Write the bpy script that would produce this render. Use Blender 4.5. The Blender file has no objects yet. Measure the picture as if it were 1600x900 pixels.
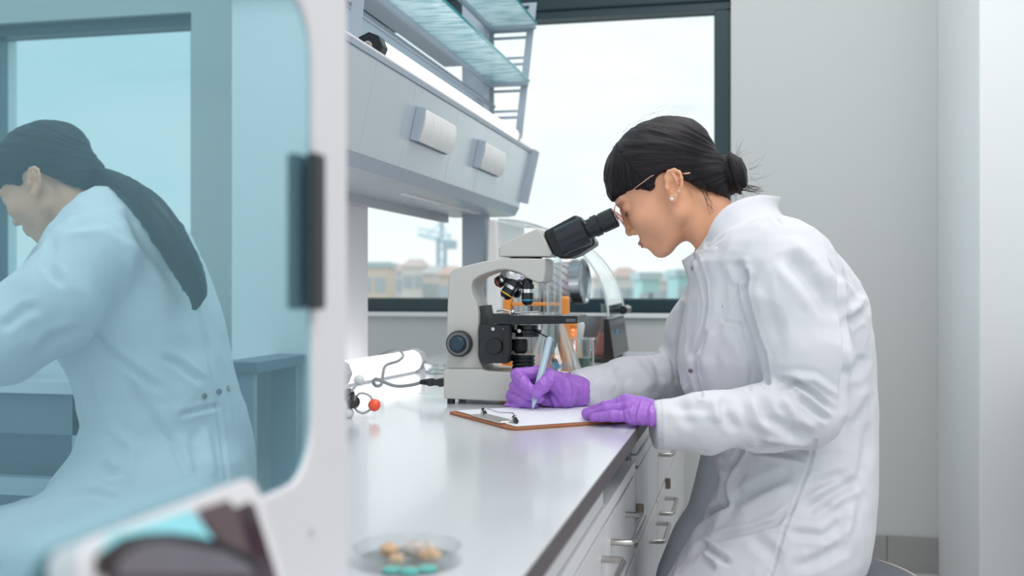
import bpy, math, random
import numpy as np
from mathutils import Vector, Matrix
random.seed(7); rng = np.random.default_rng(7)
C = bpy.context.scene.collection
# ------------------------------------------------------------ camera
YAW = math.radians(12.5); CO, SI = math.cos(YAW), math.sin(YAW)
F, CX, HY, EYE = 1650.0, 800.0, 445.0, 0.936        # focal length in pixels of a 1600x900 frame, horizon row, eye height
cd = bpy.data.cameras.new('camera'); cam = bpy.data.objects.new('camera', cd); C.objects.link(cam)
cam.location = (0, 0, EYE); cam.rotation_euler = (math.pi/2, 0, YAW)
cd.sensor_width = 36; cd.lens = 36*F/1600; cd.shift_y = -5/1600; cd.clip_start = .02; cd.clip_end = 2000
cd.dof.use_dof = True; cd.dof.focus_distance = 1.80; cd.dof.aperture_fstop = 4.2
sc = bpy.context.scene; sc.camera = cam
sc.view_settings.view_transform = 'Standard'; sc.view_settings.look = 'None'
sc.view_settings.gamma = 1; sc.view_settings.use_curve_mapping = False
sc.view_settings.exposure = 0.22
# ------------------------------------------------------------ sky
w = bpy.data.worlds.new('sky'); sc.world = w; w.use_nodes = True; nt = w.node_tree; N = nt.nodes; L = nt.links
bg = N['Background']; bg.inputs['Strength'].default_value = .93
tc = N.new('ShaderNodeTexCoord'); sp = N.new('ShaderNodeSeparateXYZ'); L.new(tc.outputs['Generated'], sp.inputs[0])
rp = N.new('ShaderNodeValToRGB'); L.new(sp.outputs['Z'], rp.inputs[0])
e = rp.color_ramp.elements; e[0].position = 0.0; e[0].color = (.90, .97, .975, 1); e[1].position = .75; e[1].color = (.74, .77, .78, 1)
q = e.new(.12); q.color = (.86, .975, .99, 1); q = e.new(.34); q.color = (.72, .89, .96, 1)
mp = N.new('ShaderNodeMapping'); mp.inputs['Scale'].default_value = (1.6, 1.6, 6); L.new(tc.outputs['Generated'], mp.inputs[0])
nz = N.new('ShaderNodeTexNoise'); nz.inputs['Scale'].default_value = 2.2; nz.inputs['Detail'].default_value = 6; L.new(mp.outputs[0], nz.inputs['Vector'])
cr = N.new('ShaderNodeValToRGB'); cr.color_ramp.elements[0].position = .42; cr.color_ramp.elements[1].position = .60; L.new(nz.outputs[0], cr.inputs[0])
mx = N.new('ShaderNodeMix'); mx.data_type = 'RGBA'; L.new(cr.outputs[0], mx.inputs[0]); L.new(rp.outputs[0], mx.inputs[6]); mx.inputs[7].default_value = (.95, .99, .99, 1)
L.new(mx.outputs[2], bg.inputs['Color'])
# ------------------------------------------------------------ added fill lamps: large soft panels overhead, not fixtures of the room
def area(name, loc, rot, sx, sy, power, col):
    l = bpy.data.lights.new(name, 'AREA'); l.shape = 'RECTANGLE'; l.size = sx; l.size_y = sy; l.energy = power; l.color = col
    o = bpy.data.objects.new(name, l); C.objects.link(o); o.location = loc; o.rotation_euler = rot; return o
area('fill_light', (1.0, .2, 2.7), (0, 0, 0), 1.6, 1.6, 22, (1, .92, .90))
area('fill_light', (.2, 2.2, 2.75), (0, 0, 0), 1.2, .5, 12, (1, .96, .94))
sl = bpy.data.lights.new('sun', 'SUN'); sl.energy = 1.9; sl.angle = math.radians(60); sl.color = (.72, .95, 1.0); so = bpy.data.objects.new('sun', sl); C.objects.link(so)
so.rotation_euler = Vector((.86, -.46, -.20)).to_track_quat('-Z', 'Y').to_euler()      # soft low daylight through the window
# ------------------------------------------------------------ helpers
def U(px, py, d):                      # a pixel and a depth along the optical axis -> a point of the place
    r = (px-CX)/F*d
    return Vector((r*CO - d*SI, r*SI + d*CO, EYE - (py-HY)/F*d))
def onX(px, py, X):                    # the same on a plane X = const
    t = math.tan(math.atan((px-CX)/F) - YAW); Y = X/t; d = -X*SI + Y*CO
    return Vector((X, Y, EYE-(py-HY)/F*d))
def onY(px, py, Y):
    X = Y*math.tan(math.atan((px-CX)/F)-YAW); d = -X*SI+Y*CO
    return Vector((X, Y, EYE-(py-HY)/F*d))
def onZ(px, py, z):
    return U(px, py, (EYE-z)*F/(py-HY))
def mat(name, col, rough=.5, metal=0, bump=0, bscale=60, var=.0, vscale=8, spec=.5, coat=0, emit=None, es=1, sss=0, trans=0, sheen=0):
    m = bpy.data.materials.new(name); m.use_nodes = True; n = m.node_tree; b = n.nodes['Principled BSDF']
    col = tuple(col)+(1,) if len(col) == 3 else col
    b.inputs['Base Color'].default_value = col; b.inputs['Roughness'].default_value = rough; b.inputs['Metallic'].default_value = metal
    b.inputs['Specular IOR Level'].default_value = spec; b.inputs['Coat Weight'].default_value = coat; b.inputs['Coat Roughness'].default_value = .08
    b.inputs['Sheen Weight'].default_value = sheen
    if sss:
        b.inputs['Subsurface Weight'].default_value = sss; b.inputs['Subsurface Radius'].default_value = (.01, .004, .002); b.inputs['Subsurface Scale'].default_value = 1
    tcn = n.nodes.new('ShaderNodeTexCoord'); ns = n.nodes.new('ShaderNodeTexNoise'); ns.inputs['Scale'].default_value = vscale; ns.inputs['Detail'].default_value = 4
    n.links.new(tcn.outputs['Object'], ns.inputs['Vector'])
    rmp = n.nodes.new('ShaderNodeMapRange'); rmp.inputs[3].default_value = max(0, rough-.04); rmp.inputs[4].default_value = min(1, rough+.04)
    n.links.new(ns.outputs[0], rmp.inputs[0]); n.links.new(rmp.outputs[0], b.inputs['Roughness'])
    if var:
        mm = n.nodes.new('ShaderNodeMix'); mm.data_type = 'RGBA'; n.links.new(ns.outputs[0], mm.inputs[0])
        mm.inputs[6].default_value = tuple(c*(1-var) for c in col[:3])+(1,); mm.inputs[7].default_value = tuple(min(1, c*(1+var)) for c in col[:3])+(1,)
        n.links.new(mm.outputs[2], b.inputs['Base Color'])
    if bump:
        n2 = n.nodes.new('ShaderNodeTexNoise'); n2.inputs['Scale'].default_value = bscale; n2.inputs['Detail'].default_value = 5
        n.links.new(tcn.outputs['Object'], n2.inputs['Vector']); bp = n.nodes.new('ShaderNodeBump'); bp.inputs['Strength'].default_value = bump; bp.inputs['Distance'].default_value = .002
        n.links.new(n2.outputs[0], bp.inputs['Height']); n.links.new(bp.outputs[0], b.inputs['Normal'])
    if emit:
        b.inputs['Emission Color'].default_value = tuple(emit)+(1,); b.inputs['Emission Strength'].default_value = es
    return m
def glass(name, tint=(.95, .98, .98), edge=.55, rough=.02, gl=(1, 1, 1), wave=0, wscale=40, base=.04):
    m = bpy.data.materials.new(name); m.use_nodes = True; n = m.node_tree; n.nodes.clear()
    out = n.nodes.new('ShaderNodeOutputMaterial'); tr = n.nodes.new('ShaderNodeBsdfTransparent'); tr.inputs[0].default_value = tuple(tint)+(1,)
    g = n.nodes.new('ShaderNodeBsdfGlossy'); g.inputs['Roughness'].default_value = rough; g.inputs[0].default_value = tuple(gl)+(1,)
    lw = n.nodes.new('ShaderNodeLayerWeight'); lw.inputs[0].default_value = .35
    pw = n.nodes.new('ShaderNodeMath'); pw.operation = 'POWER'; pw.inputs[1].default_value = 1.5; n.links.new(lw.outputs['Facing'], pw.inputs[0])
    mr = n.nodes.new('ShaderNodeMapRange'); mr.inputs[3].default_value = base; mr.inputs[4].default_value = edge; n.links.new(pw.outputs[0], mr.inputs[0])
    mxs = n.nodes.new('ShaderNodeMixShader'); n.links.new(mr.outputs[0], mxs.inputs[0]); n.links.new(tr.outputs[0], mxs.inputs[1]); n.links.new(g.outputs[0], mxs.inputs[2])
    if wave:
        ns = n.nodes.new('ShaderNodeTexNoise'); ns.inputs['Scale'].default_value = wscale; bp = n.nodes.new('ShaderNodeBump'); bp.inputs['Strength'].default_value = wave; bp.inputs['Distance'].default_value = .01
        t2 = n.nodes.new('ShaderNodeTexCoord'); n.links.new(t2.outputs['Object'], ns.inputs['Vector']); n.links.new(ns.outputs[0], bp.inputs['Height'])
        n.links.new(bp.outputs[0], g.inputs['Normal']); n.links.new(bp.outputs[0], lw.inputs['Normal'])
    n.links.new(mxs.outputs[0], out.inputs[0]); return m
def ripple():
    m = glass('wavy_glass', (.86, .96, .97), .8, .1, (.85, .98, 1), .9, 42, .10); n = m.node_tree; o = [x for x in n.nodes if x.type == 'OUTPUT_MATERIAL'][0]; src = o.inputs[0].links[0].from_socket
    tl = n.nodes.new('ShaderNodeBsdfTranslucent'); df = n.nodes.new('ShaderNodeBsdfDiffuse'); a = n.nodes.new('ShaderNodeMixShader'); b = n.nodes.new('ShaderNodeMixShader'); ns = n.nodes.new('ShaderNodeTexNoise'); mp_ = n.nodes.new('ShaderNodeMapping'); t_ = n.nodes.new('ShaderNodeTexCoord')
    mp_.inputs['Scale'].default_value = (14, 55, 14); ns.inputs['Scale'].default_value = 1; ns.inputs['Detail'].default_value = 3; n.links.new(t_.outputs['Object'], mp_.inputs[0]); n.links.new(mp_.outputs[0], ns.inputs['Vector'])
    cr_ = n.nodes.new('ShaderNodeValToRGB'); cr_.color_ramp.elements[0].position = .38; cr_.color_ramp.elements[0].color = (.42, .62, .68, 1); cr_.color_ramp.elements[1].position = .55; cr_.color_ramp.elements[1].color = (.86, .97, .98, 1); n.links.new(ns.outputs[0], cr_.inputs[0])
    for x in (tl, df): n.links.new(cr_.outputs[0], x.inputs[0])
    a.inputs[0].default_value = .4; n.links.new(tl.outputs[0], a.inputs[1]); n.links.new(df.outputs[0], a.inputs[2]); b.inputs[0].default_value = .55; n.links.new(src, b.inputs[1]); n.links.new(a.outputs[0], b.inputs[2]); n.links.new(b.outputs[0], o.inputs[0]); return m
def frame_of(ax):
    ax = Vector(ax).normalized(); h = Vector((0, 0, 1)) if abs(ax.z) < .9 else Vector((1, 0, 0))
    a = ax.cross(h).normalized(); b = ax.cross(a).normalized(); return a, b, ax
class MB:
    def __init__(s): s.v = []; s.f = []
    def add(s, v, f):
        k = len(s.v); s.v += [Vector(p) for p in v]; s.f += [tuple(i+k for i in q) for q in f]; return s
    def box(s, lo, hi, M=None):
        x0, y0, z0 = lo; x1, y1, z1 = hi
        v = [Vector(p) for p in ((x0,y0,z0),(x1,y0,z0),(x1,y1,z0),(x0,y1,z0),(x0,y0,z1),(x1,y0,z1),(x1,y1,z1),(x0,y1,z1))]
        if M: v = [M @ p for p in v]
        return s.add(v, [(0,3,2,1),(4,5,6,7),(0,1,5,4),(1,2,6,5),(2,3,7,6),(3,0,4,7)])
    def prism(s, poly, vec):
        n = len(poly); vec = Vector(vec); a = [Vector(p) for p in poly]; b = [p+vec for p in a]
        return s.add(a+b, [tuple(range(n))[::-1], tuple(range(n, 2*n))]+[(i, (i+1) % n, n+(i+1) % n, n+i) for i in range(n)])
    def tube(s, pts, r, n=12, cap=True):
        pts = [Vector(p) for p in pts]; R = r if isinstance(r, (list, tuple)) else [r]*len(pts); v = []; f = []
        pa = None
        for i, p in enumerate(pts):
            t = (pts[min(i+1, len(pts)-1)]-pts[max(i-1, 0)]).normalized()
            if pa is None: a, b, _ = frame_of(t)
            else:
                a = (pa - t*pa.dot(t)).normalized(); b = t.cross(a)
            pa = a
            v += [p+(a*math.cos(2*math.pi*k/n)+b*math.sin(2*math.pi*k/n))*R[i] for k in range(n)]
        for i in range(len(pts)-1):
            f += [(i*n+k, i*n+(k+1) % n, (i+1)*n+(k+1) % n, (i+1)*n+k) for k in range(n)]
        if cap: f += [tuple(range(n))[::-1], tuple(range((len(pts)-1)*n, len(pts)*n))]
        return s.add(v, f)
    def lathe(s, prof, c, ax=(0, 0, 1), n=40, close=False):
        a, b, t = frame_of(ax); c = Vector(c); v = []; f = []
        for (r, z) in prof: v += [c+t*z+(a*math.cos(2*math.pi*k/n)+b*math.sin(2*math.pi*k/n))*max(r, 1e-5) for k in range(n)]
        m = len(prof)
        for i in range(m-1 if not close else m):
            j = (i+1) % m; f += [(i*n+k, i*n+(k+1) % n, j*n+(k+1) % n, j*n+k) for k in range(n)]
        return s.add(v, f)
    def ball(s, c, r, n=24, sc3=(1, 1, 1)):
        c = Vector(c); v = []; f = []; m = n//2
        for i in range(m+1):
            th = math.pi*i/m
            v += [c+Vector((sc3[0]*r*math.sin(th)*math.cos(2*math.pi*k/n), sc3[1]*r*math.sin(th)*math.sin(2*math.pi*k/n), sc3[2]*r*math.cos(th))) for k in range(n)]
        for i in range(m): f += [(i*n+k, (i+1)*n+k, (i+1)*n+(k+1) % n, i*n+(k+1) % n) for k in range(n)]
        return s.add(v, f)
    def build(s, name, m, parent=None, bevel=0, seg=2, ang=35, flip=False):
        me = bpy.data.meshes.new(name); me.from_pydata([tuple(p) for p in s.v], [], s.f); me.materials.append(m)
        import bmesh
        bm = bmesh.new(); bm.from_mesh(me); bmesh.ops.remove_doubles(bm, verts=bm.verts, dist=1e-6); bmesh.ops.recalc_face_normals(bm, faces=bm.faces); bm.to_mesh(me); bm.free()
        for p in me.polygons: p.use_smooth = True
        me.set_sharp_from_angle(angle=math.radians(ang))
        return link(name, me, parent, bevel, seg)
def link(name, me, parent=None, bevel=0, seg=2):
    o = bpy.data.objects.new(name, me); C.objects.link(o)
    if parent is not None:
        o.parent = parent; o.matrix_parent_inverse = pm(parent).inverted()
    if bevel:
        b = o.modifiers.new('bevel', 'BEVEL'); b.width = bevel; b.segments = seg; b.limit_method = 'ANGLE'; b.angle_limit = math.radians(40); b.harden_normals = True
    return o
def pm(o):
    M = Matrix.Translation(o.location) @ o.rotation_euler.to_matrix().to_4x4()
    return (pm(o.parent) @ o.matrix_parent_inverse @ M) if o.parent else M
def tag(o, label, cat, group=None):
    o['label'] = label; o['category'] = cat
    if group: o['group'] = group
    return o
def thing(name, label, cat, loc=(0, 0, 0), group=None):
    o = bpy.data.objects.new(name, None); C.objects.link(o); o.location = loc; o.empty_display_size = .05
    return tag(o, label, cat, group)
def struct(o): o['kind'] = 'structure'; return o
def copy_tree(o, parent=None):
    c = o.copy(); C.objects.link(c)
    if parent is not None: c.parent = parent; c.matrix_parent_inverse = o.matrix_parent_inverse.copy()
    for ch in list(o.children): copy_tree(ch, c)
    return c
# ------------------------------------------------------------ materials
M = dict(dishglass=glass('dish_glass', (.985, .995, .995), .8, base=.05),
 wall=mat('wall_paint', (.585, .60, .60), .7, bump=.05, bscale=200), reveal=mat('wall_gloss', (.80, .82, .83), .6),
 floor=mat('floor_tile', (.55, .55, .56), .35, var=.05), skirt=mat('grey_skirting_tile', (.34, .34, .335), .4, var=.06, vscale=5),
 dframe=mat('dark_teal_frame', (.012, .040, .052), .35), top=mat('worktop_laminate', (.60, .63, .66), .21, spec=.8, coat=.25, var=.015, vscale=3),
 edge=mat('dark_edge_band', (.085, .066, .072), .45), cab=mat('white_cabinet', (.72, .71, .72), .4), cabin=mat('painted_recess_shade', (.035, .07, .09), .6),
 seam=mat('seam_dark', (.10, .12, .13), .7), steel=mat('brushed_steel', (.52, .50, .48), .28, metal=1), chrome=mat('chrome', (.8, .8, .82), .12, metal=1),
 alu=mat('rack_aluminium', (.40, .46, .53), .45, metal=.1), aluf=mat('rack_fascia', (.60, .66, .71), .26, metal=.45), alud=mat('rack_dark_grey', (.17, .21, .26), .45, metal=.3),
 white=mat('white_plastic', (.80, .80, .80), .4), grey=mat('light_grey_plastic', (.50, .52, .56), .4), pale=mat('pale_lacquer', (.76, .76, .78), .45),
 black=mat('black_plastic', (.012, .017, .021), .24), blackm=mat('matte_black', (.016, .018, .02), .6), tube=mat('lit_lamp_tube', (1, 1, 1), .4, emit=(1, 1, 1), es=1.5),
 copper=mat('copper_contact', (.8, .42, .18), .3, metal=1), scope=mat('microscope_cream', (.57, .57, .545), .38), bluek=mat('dark_blue_rubber', (.012, .045, .075), .4),
 dark=mat('dark_rubber', (.035, .04, .045), .5), yellow=mat('yellow_ring', (.9, .55, .02), .4), blue=mat('blue_ring', (.02, .35, .6), .4), silver=mat('satin_silver', (.6, .61, .63), .22, metal=1),
 orange=mat('orange_plastic', (.85, .30, .05), .4), red=mat('red_ball', (.9, .09, .03), .25, coat=.4), blackb=mat('black_ball', (.015, .013, .016), .2, coat=.4), whiteb=mat('white_ball', (.66, .68, .68), .35),
 bond=mat('grey_bond', (.42, .43, .45), .4), cable=mat('grey_cable', (.28, .30, .32), .4), paper=mat('white_paper', (.78, .80, .86), .6), board=mat('brown_hardboard', (.36, .12, .045), .5, var=.2, vscale=60),
 clip=mat('clip_nickel', (.75, .72, .68), .25, metal=.8), glass=glass('clear_glass', (.94, .975, .98), .95, base=.07), gshelf=ripple(),
 gedge=mat('glass_edge_teal', (.02, .30, .34), .2), wpane=glass('window_glass', (.985, 1, 1), .25, .0, base=.01), green=mat('green_liquid', (.0, .11, .04), .1), pink=mat('pink_liquid', (.92, .22, .18), .25, sss=.2),
 blueink=mat('blue_marking', (.05, .35, .7), .5), stool=mat('dark_grey_vinyl', (.10, .11, .13), .38), rim=mat('stool_rim_cream', (.62, .56, .50), .5))
# ============================================================ THE ROOM
WY = 3.64                                   # window wall
Z0, Z1 = .885, 1.875                        # glass of the windows
def bx(name, lo, hi, m, parent=None, bevel=0): return MB().box(lo, hi).build(name, m, parent, bevel)
struct(bx('floor', (-4.2, -1.5, -.12), (4.2, WY+.3, 0), M['floor']))
# window wall: one mesh with two window openings
wb = MB()
for x0, x1, z0, z1 in ((-4.2, -1.50, 0, 2.9), (-.05, 1.55, 0, 2.9), (2.52, 4.2, 0, 2.9), (-1.50, -.05, 0, .838), (1.55, 2.52, 0, .838), (-1.50, -.05, 1.97, 2.9), (1.55, 2.52, 1.97, 2.9)):
    wb.box((x0, WY, z0), (x1, WY+.28, z1))
struct(wb.build('wall_back', M['wall']))
struct(bx('wall_right', (4.2, -1.5, 0), (4.4, WY+.3, 2.9), M['wall'])); struct(bx('wall_left', (-4.4, -1.5, 0), (-4.2, WY+.3, 2.9), M['wall']))
# the column right of the researcher
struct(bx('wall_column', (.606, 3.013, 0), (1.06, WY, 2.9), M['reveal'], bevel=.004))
sk = MB()
x = -.15
while x < .60:
    sk.box((x, WY-.012, 0), (min(x+.297, .605), WY, .118)); x += .30
struct(sk.build('baseboard_back', M['skirt'], bevel=.001))
def window(name, x0, x1, wl, wr, ztop, Z1=Z1):
    f = MB()
    y0, y1 = WY+.03, WY+.10
    f.box((x0, y0, .838), (x1, y1, Z0)); f.box((x0, y0, Z1), (x1, y1, ztop)); f.box((x0, y0, Z0), (x0+wl, y1, Z1)); f.box((x1-wr, y0, Z0), (x1, y1, Z1))
    f.box((x0, y0-.012, Z1+.028), (x1, y0, Z1+.034))
    o = struct(f.build(name, M['dframe'], bevel=.003))
    bx('pane', (x0+wl, WY+.06, Z0), (x1-wr, WY+.064, Z1), M['wpane'], o)
    g = MB(); g.box((x0-.02, WY-.02, .822), (x1+.0, WY+.03, .838)); g.build('sill', M['reveal'], o, bevel=.002)
window('window_1', -1.50, -.05, .02, .057, 1.97)
window('window_2', 1.55, 2.52, .02, .10, 1.97, 1.925)
struct(bx('trim_1', (.60, WY-.7, 1.885), (2.4, WY-.64, 1.93), M['alud']))
# ============================================================ OUTSIDE, beyond the windows
M['grass'] = mat('pale_ground', (.42, .44, .42), .9, var=.2, vscale=.05)
struct(bx('ground_outside', (-400, 8, -14.2), (400, 600, -14), M['grass']))
roofc = [(.66, .50, .46), (.64, .55, .52), (.60, .60, .61), (.68, .50, .44), (.50, .60, .62)]  # roofs, facades and far windows washed pale, distance haze mixed into the colour
wallc = [(.74, .64, .56), (.76, .73, .699), (.66, .66, .70), (.78, .75, .72), (.62, .66, .67), (.74, .62, .56), (.46, .66, .66)]
bm_w = [mat('facade_%s' % 'abcdefg'[i], c, .8, var=.08, vscale=.2) for i, c in enumerate(wallc)]; bm_r = [mat('roof_%s' % 'abcde'[i], c, .8, var=.1, vscale=.4) for i, c in enumerate(roofc)]
M['bglass'] = mat('far_window', (.48, .54, .58), .4)
def building(px0, px1, ytop, D, wm, rm, label, gable=True):
    a = U(px0, ytop, D); b = U(px1, ytop, D); z1 = a.z; c = (a+b)/2; wdt = (b-a).length; ux = (b-a).normalized(); uy = Vector((-ux.y, ux.x, 0)); dp = wdt*.8+4
    t = thing('apartment_building', label, 'building', (c.x, c.y, -14), 'town buildings outside the windows')
    R = Matrix(((ux.x, uy.x, 0, c.x), (ux.y, uy.y, 0, c.y), (0, 0, 1, 0), (0, 0, 0, 1)))
    MB().box((-wdt/2, 0, -14), (wdt/2, dp, z1), R).build('facade', wm, t)
    if gable:
        h = wdt*.12+.6; v = [R @ Vector(p) for p in ((-wdt/2-.3, -.3, z1), (wdt/2+.3, -.3, z1), (wdt/2+.3, dp+.3, z1), (-wdt/2-.3, dp+.3, z1), (-wdt/2+.5, dp/2, z1+h), (wdt/2-.5, dp/2, z1+h))]
        MB().add(v, [(0, 3, 2, 1), (0, 1, 5, 4), (2, 3, 4, 5), (1, 2, 5), (3, 0, 4)]).build('roof', rm, t)
    else:
        MB().box((-wdt/2-.2, -.2, z1), (wdt/2+.2, dp, z1+.5), R).build('roof', rm, t)
    n = max(2, int(wdt/2.2)); k = 0; z = z1-2.2
    while z > -6 and k < 5:
        for i in range(n):
            x = -wdt/2+(i+.5)*wdt/n
            MB().box((x-.45, -.12, z), (x+.45, .05, z+1.3), R).build('window', M['bglass'], t)
        z -= 3; k += 1
blds = [(560, 606, 418, 95, 0, 4, 'orange balcony block at the left end of the skyline', False), (600, 634, 424, 120, 2, 0, 'grey violet house beside the orange block in the skyline', True),
 (628, 664, 417, 110, 3, 1, 'pale tall house with brown roof left of the crane', True), (660, 690, 428, 100, 1, 2, 'beige narrow house in front of the crane', True),
 (686, 722, 430, 90, 5, 3, 'reddish house just left of the microscope arm', True), (716, 770, 432, 105, 3, 0, 'pale wide house hidden behind the rack post', True),
 (930, 952, 436, 95, 1, 1, 'beige house seen through the clear hood', True), (962, 1000, 433, 85, 3, 0, 'cream house with red roof right of the hood', True),
 (1003, 1030, 437, 70, 6, 4, 'teal flat roofed block beside the red roofed house', False), (1026, 1064, 440, 110, 1, 2, 'low grey roofed house by the coat front', True), (1060, 1096, 432, 75, 6, 4, 'teal block ending the skyline at the coat front', False),
 (810, 850, 438, 100, 3, 3, 'house low behind the stage of the microscope', True)]
for a0, a1, yt, D, wi, ri, lb, gb in blds: building(a0, a1, yt, D, bm_w[wi], bm_r[ri], lb, gb)
t = thing('tower_crane', 'pale blue tower crane above the roofs left of the rack post', 'crane', tuple(U(690, 445, 150)[:2])+(-14,))
cm = mat('crane_grey_blue', (.50, .62, .68), .6); cp = U(690, 372, 150); cb = Vector((cp.x, cp.y, -14))
tw = MB()
for dx, dy in ((-.5, -.5), (.5, -.5), (.5, .5), (-.5, .5)): tw.tube([cb+Vector((dx, dy, 0)), cp+Vector((dx, dy, 0))], .16, 6)
z = -13
while z < cp.z:
    tw.tube([(cp.x-.5, cp.y-.5, z), (cp.x+.5, cp.y-.5, z+1.3)], .1, 5); tw.tube([(cp.x+.5, cp.y-.5, z+1.3), (cp.x-.5, cp.y-.5, z+2.6)], .1, 5); z += 2.6
tw.build('tower', cm, t)
j0, j1 = U(655, 366, 160), U(704, 378, 146); ap = cp+Vector((0, 0, 2.4))
MB().tube([j0, j1], .35, 6).tube([j0+Vector((0, 0, .9)), j1+Vector((0, 0, .9))], .2, 6).build('jib', cm, t)
MB().tube([cp, ap], .3, 6).tube([ap, j0.lerp(cp, .35)], .09, 5).tube([ap, j1], .09, 5).build('apex', cm, t)
MB().box((-.8, -.6, -1.0), (.8, .6, .2), Matrix.Translation(j1)).build('counterweight', cm, t)
M['bronze'] = mat('lock_bronze', (.20, .17, .13), .4, metal=.6)
# ============================================================ THE BENCH
BZ, EX, BL = .72, -.16, -.93
def slab(name, y0, y1, label):
    t = thing(name, label, 'worktop', ((EX+BL)/2, (y0+y1)/2, BZ-.02))
    bx('surface', (BL, y0, BZ-.0195), (EX-.0015, y1, BZ), M['top'], t, .0012); bx('edge_band', (EX-.0014, y0, BZ-.0205), (EX, y1, BZ-.0008), M['edge'], t)
slab('worktop', .10, 2.0085, 'near grey laminate worktop slab with dark brown front edge'); slab('worktop', 2.0115, 3.42, 'far bench slab beyond the seam, in front of the window')
FX = -.192
def handle(y0, y1, z, parent, off=.030):
    r = .0048; p = [(FX, y0, z), (FX+off-.008, y0, z), (FX+off-.002, y0+.003, z), (FX+off, y0+.010, z), (FX+off, y1-.010, z), (FX+off-.002, y1-.003, z), (FX+off-.008, y1, z), (FX, y1, z)]
    return MB().tube(p, r, 14).build('handle', M['steel'], parent)
def cabinet(y0, y1, rows, label, recess=None):
    t = thing('drawer_cabinet', label, 'cabinet', (-.5, (y0+y1)/2, .05))
    c = MB(); c.box((-.90, y0, .06), (FX-.02, y0+.018, .699)); c.box((-.90, y1-.018, .06), (FX-.02, y1, .699)); c.box((-.90, y0+.018, .06), (-.885, y1-.018, .699)); c.box((-.885, y0+.018, .06), (FX-.02, y1-.018, .078)); c.box((-.885, y0+.018, .598), (FX-.02, y1-.018, .612))
    c.build('body', M['cab'], t, .001)
    bx('plinth', (-.86, y0, 0), (FX-.06, y1, .06), M['seam'], t)
    for (z0, z1, hs) in rows:
        d = bx('drawer', (FX-.02, y0+.003, z0), (FX, y1-.003, z1), M['cab'], t, .0012)
        for (h0, h1, hz) in hs: handle(h0, h1, hz, d)
    if recess is None: bx('apron', (FX-.03, y0+.001, .628), (FX-.004, y1-.001, .699), M['cab'], t)
    else:
        MB().box((FX-.10, y0+.0185, .6125), (FX-.09, y1-.0185, .699)).box((FX-.09, y0+.0185, .6125), (FX-.021, y0+.0205, .699)).box((FX-.09, y1-.0205, .6125), (FX-.021, y1-.0185, .699)).box((FX-.09, y0+.021, .6125), (FX-.021, y1-.021, .6145)).build('recess_shade', M['cabin'], t)  # dark inner faces put the shade of the open recess into the colour
    bx('rail', (FX-.02, y0+.003, .606), (FX+.001, y1-.003, .625), M['pale'], t, .001)
    return t
ca = cabinet(.20, 1.475, [(.465, .600, [(1.24, 1.43, .5625)]), (.25, .455, [(1.24, 1.43, .42)])], 'near white drawer cabinet at the bottom edge under the worktop')
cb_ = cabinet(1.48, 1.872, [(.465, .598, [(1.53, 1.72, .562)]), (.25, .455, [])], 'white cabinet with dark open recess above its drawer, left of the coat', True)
cc_ = cabinet(1.925, 2.355, [(.465, .60, []), (.25, .455, [(2.155, 2.32, .415)])], 'white drawer cabinet right of the dark vertical gap', None)
cd_ = cabinet(2.365, 2.80, [(.465, .60, [(2.38, 2.55, .556)]), (.25, .455, [(2.40, 2.57, .42)])], 'white drawer cabinet partly behind the coat front', None)
cabinet(2.81, 3.40, [(.465, .60, []), (.25, .455, [])], 'far white drawer cabinet hidden behind the seated researcher', None)
bx('gap_strip', (FX-.03, 1.8725, .06), (FX-.012, 1.9245, .699), M['alud'], cb_)
for t_, y_, z_ in ((cb_, 1.905, .528), (cd_, 2.60, .45)):
    MB().box((FX-.001, y_-.006, z_-.012), (FX+.012, y_+.006, z_+.014)).build('lock', M['bronze'], t_, .002)
# upright panel under the rack
tag(bx('back_panel', (-.93, 2.12, BZ), (-.905, 2.452, 1.148), M['pale'], bevel=.002), 'white upright panel standing on the bench under the rack', 'panel')
# ============================================================ THE OVERHEAD RACK
rk = thing('overhead_rack', 'grey metal service rack with sockets and glass shelf brackets above the bench', 'rack', (-.80, 3.13, BZ))
Y0r, Y1r = 1.30, 3.20
def extr(poly, y0, y1): return MB().prism([(x, y0, z) for x, z in poly], (0, y1-y0, 0))
FT, FB = (-.648, 1.352), (-.688, 1.175)      # fascia top and bottom corner
extr([(-.700, 1.150), (-.718, 1.146), (-.90, 1.146), (-.90, 1.19), (-.80, 1.30), (-.80, 1.352), FT, FB], Y0r, Y1r).build('duct', M['aluf'], rk, .002)
extr([(-.686, 1.1745), (-.6995, 1.150), (-.7015, 1.151), (-.690, 1.176)], Y0r, Y1r+.001).build('lower_band', M['chrome'] if 0 else M['alu'], rk)
# seams in the fascia: thin dark grooves
def fpt(s, y, off=0):                        # s 0 bottom .. 1 top of the fascia
    n = Vector((FT[1]-FB[1], 0, -(FT[0]-FB[0]))).normalized()
    return Vector((FB[0]+(FT[0]-FB[0])*s, y, FB[1]+(FT[1]-FB[1])*s))+n*off
def fbox(s0, s1, y0, y1, o0, o1):
    return MB().add([fpt(s0, y0, o0), fpt(s0, y1, o0), fpt(s1, y1, o0), fpt(s1, y0, o0), fpt(s0, y0, o1), fpt(s0, y1, o1), fpt(s1, y1, o1), fpt(s1, y0, o1)],
      [(0,3,2,1),(4,5,6,7),(0,1,5,4),(1,2,6,5),(2,3,7,6),(3,0,4,7)])
ys = [1.37, 1.805, 2.035, 2.36, 2.63, 2.90]
edges = [Y0r]+ys[1:]+[Y1r-.004]
for i in range(len(edges)-1):
    fbox(.0, .93, edges[i]+.0008, edges[i+1]-.0008, -.001, .0022).build('fascia_panel', M['aluf'], rk, .0006)
fbox(.945, 1.0, Y0r, Y1r-.004, -.001, .004).build('top_rail', M['alu'], rk, .0008)
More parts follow.
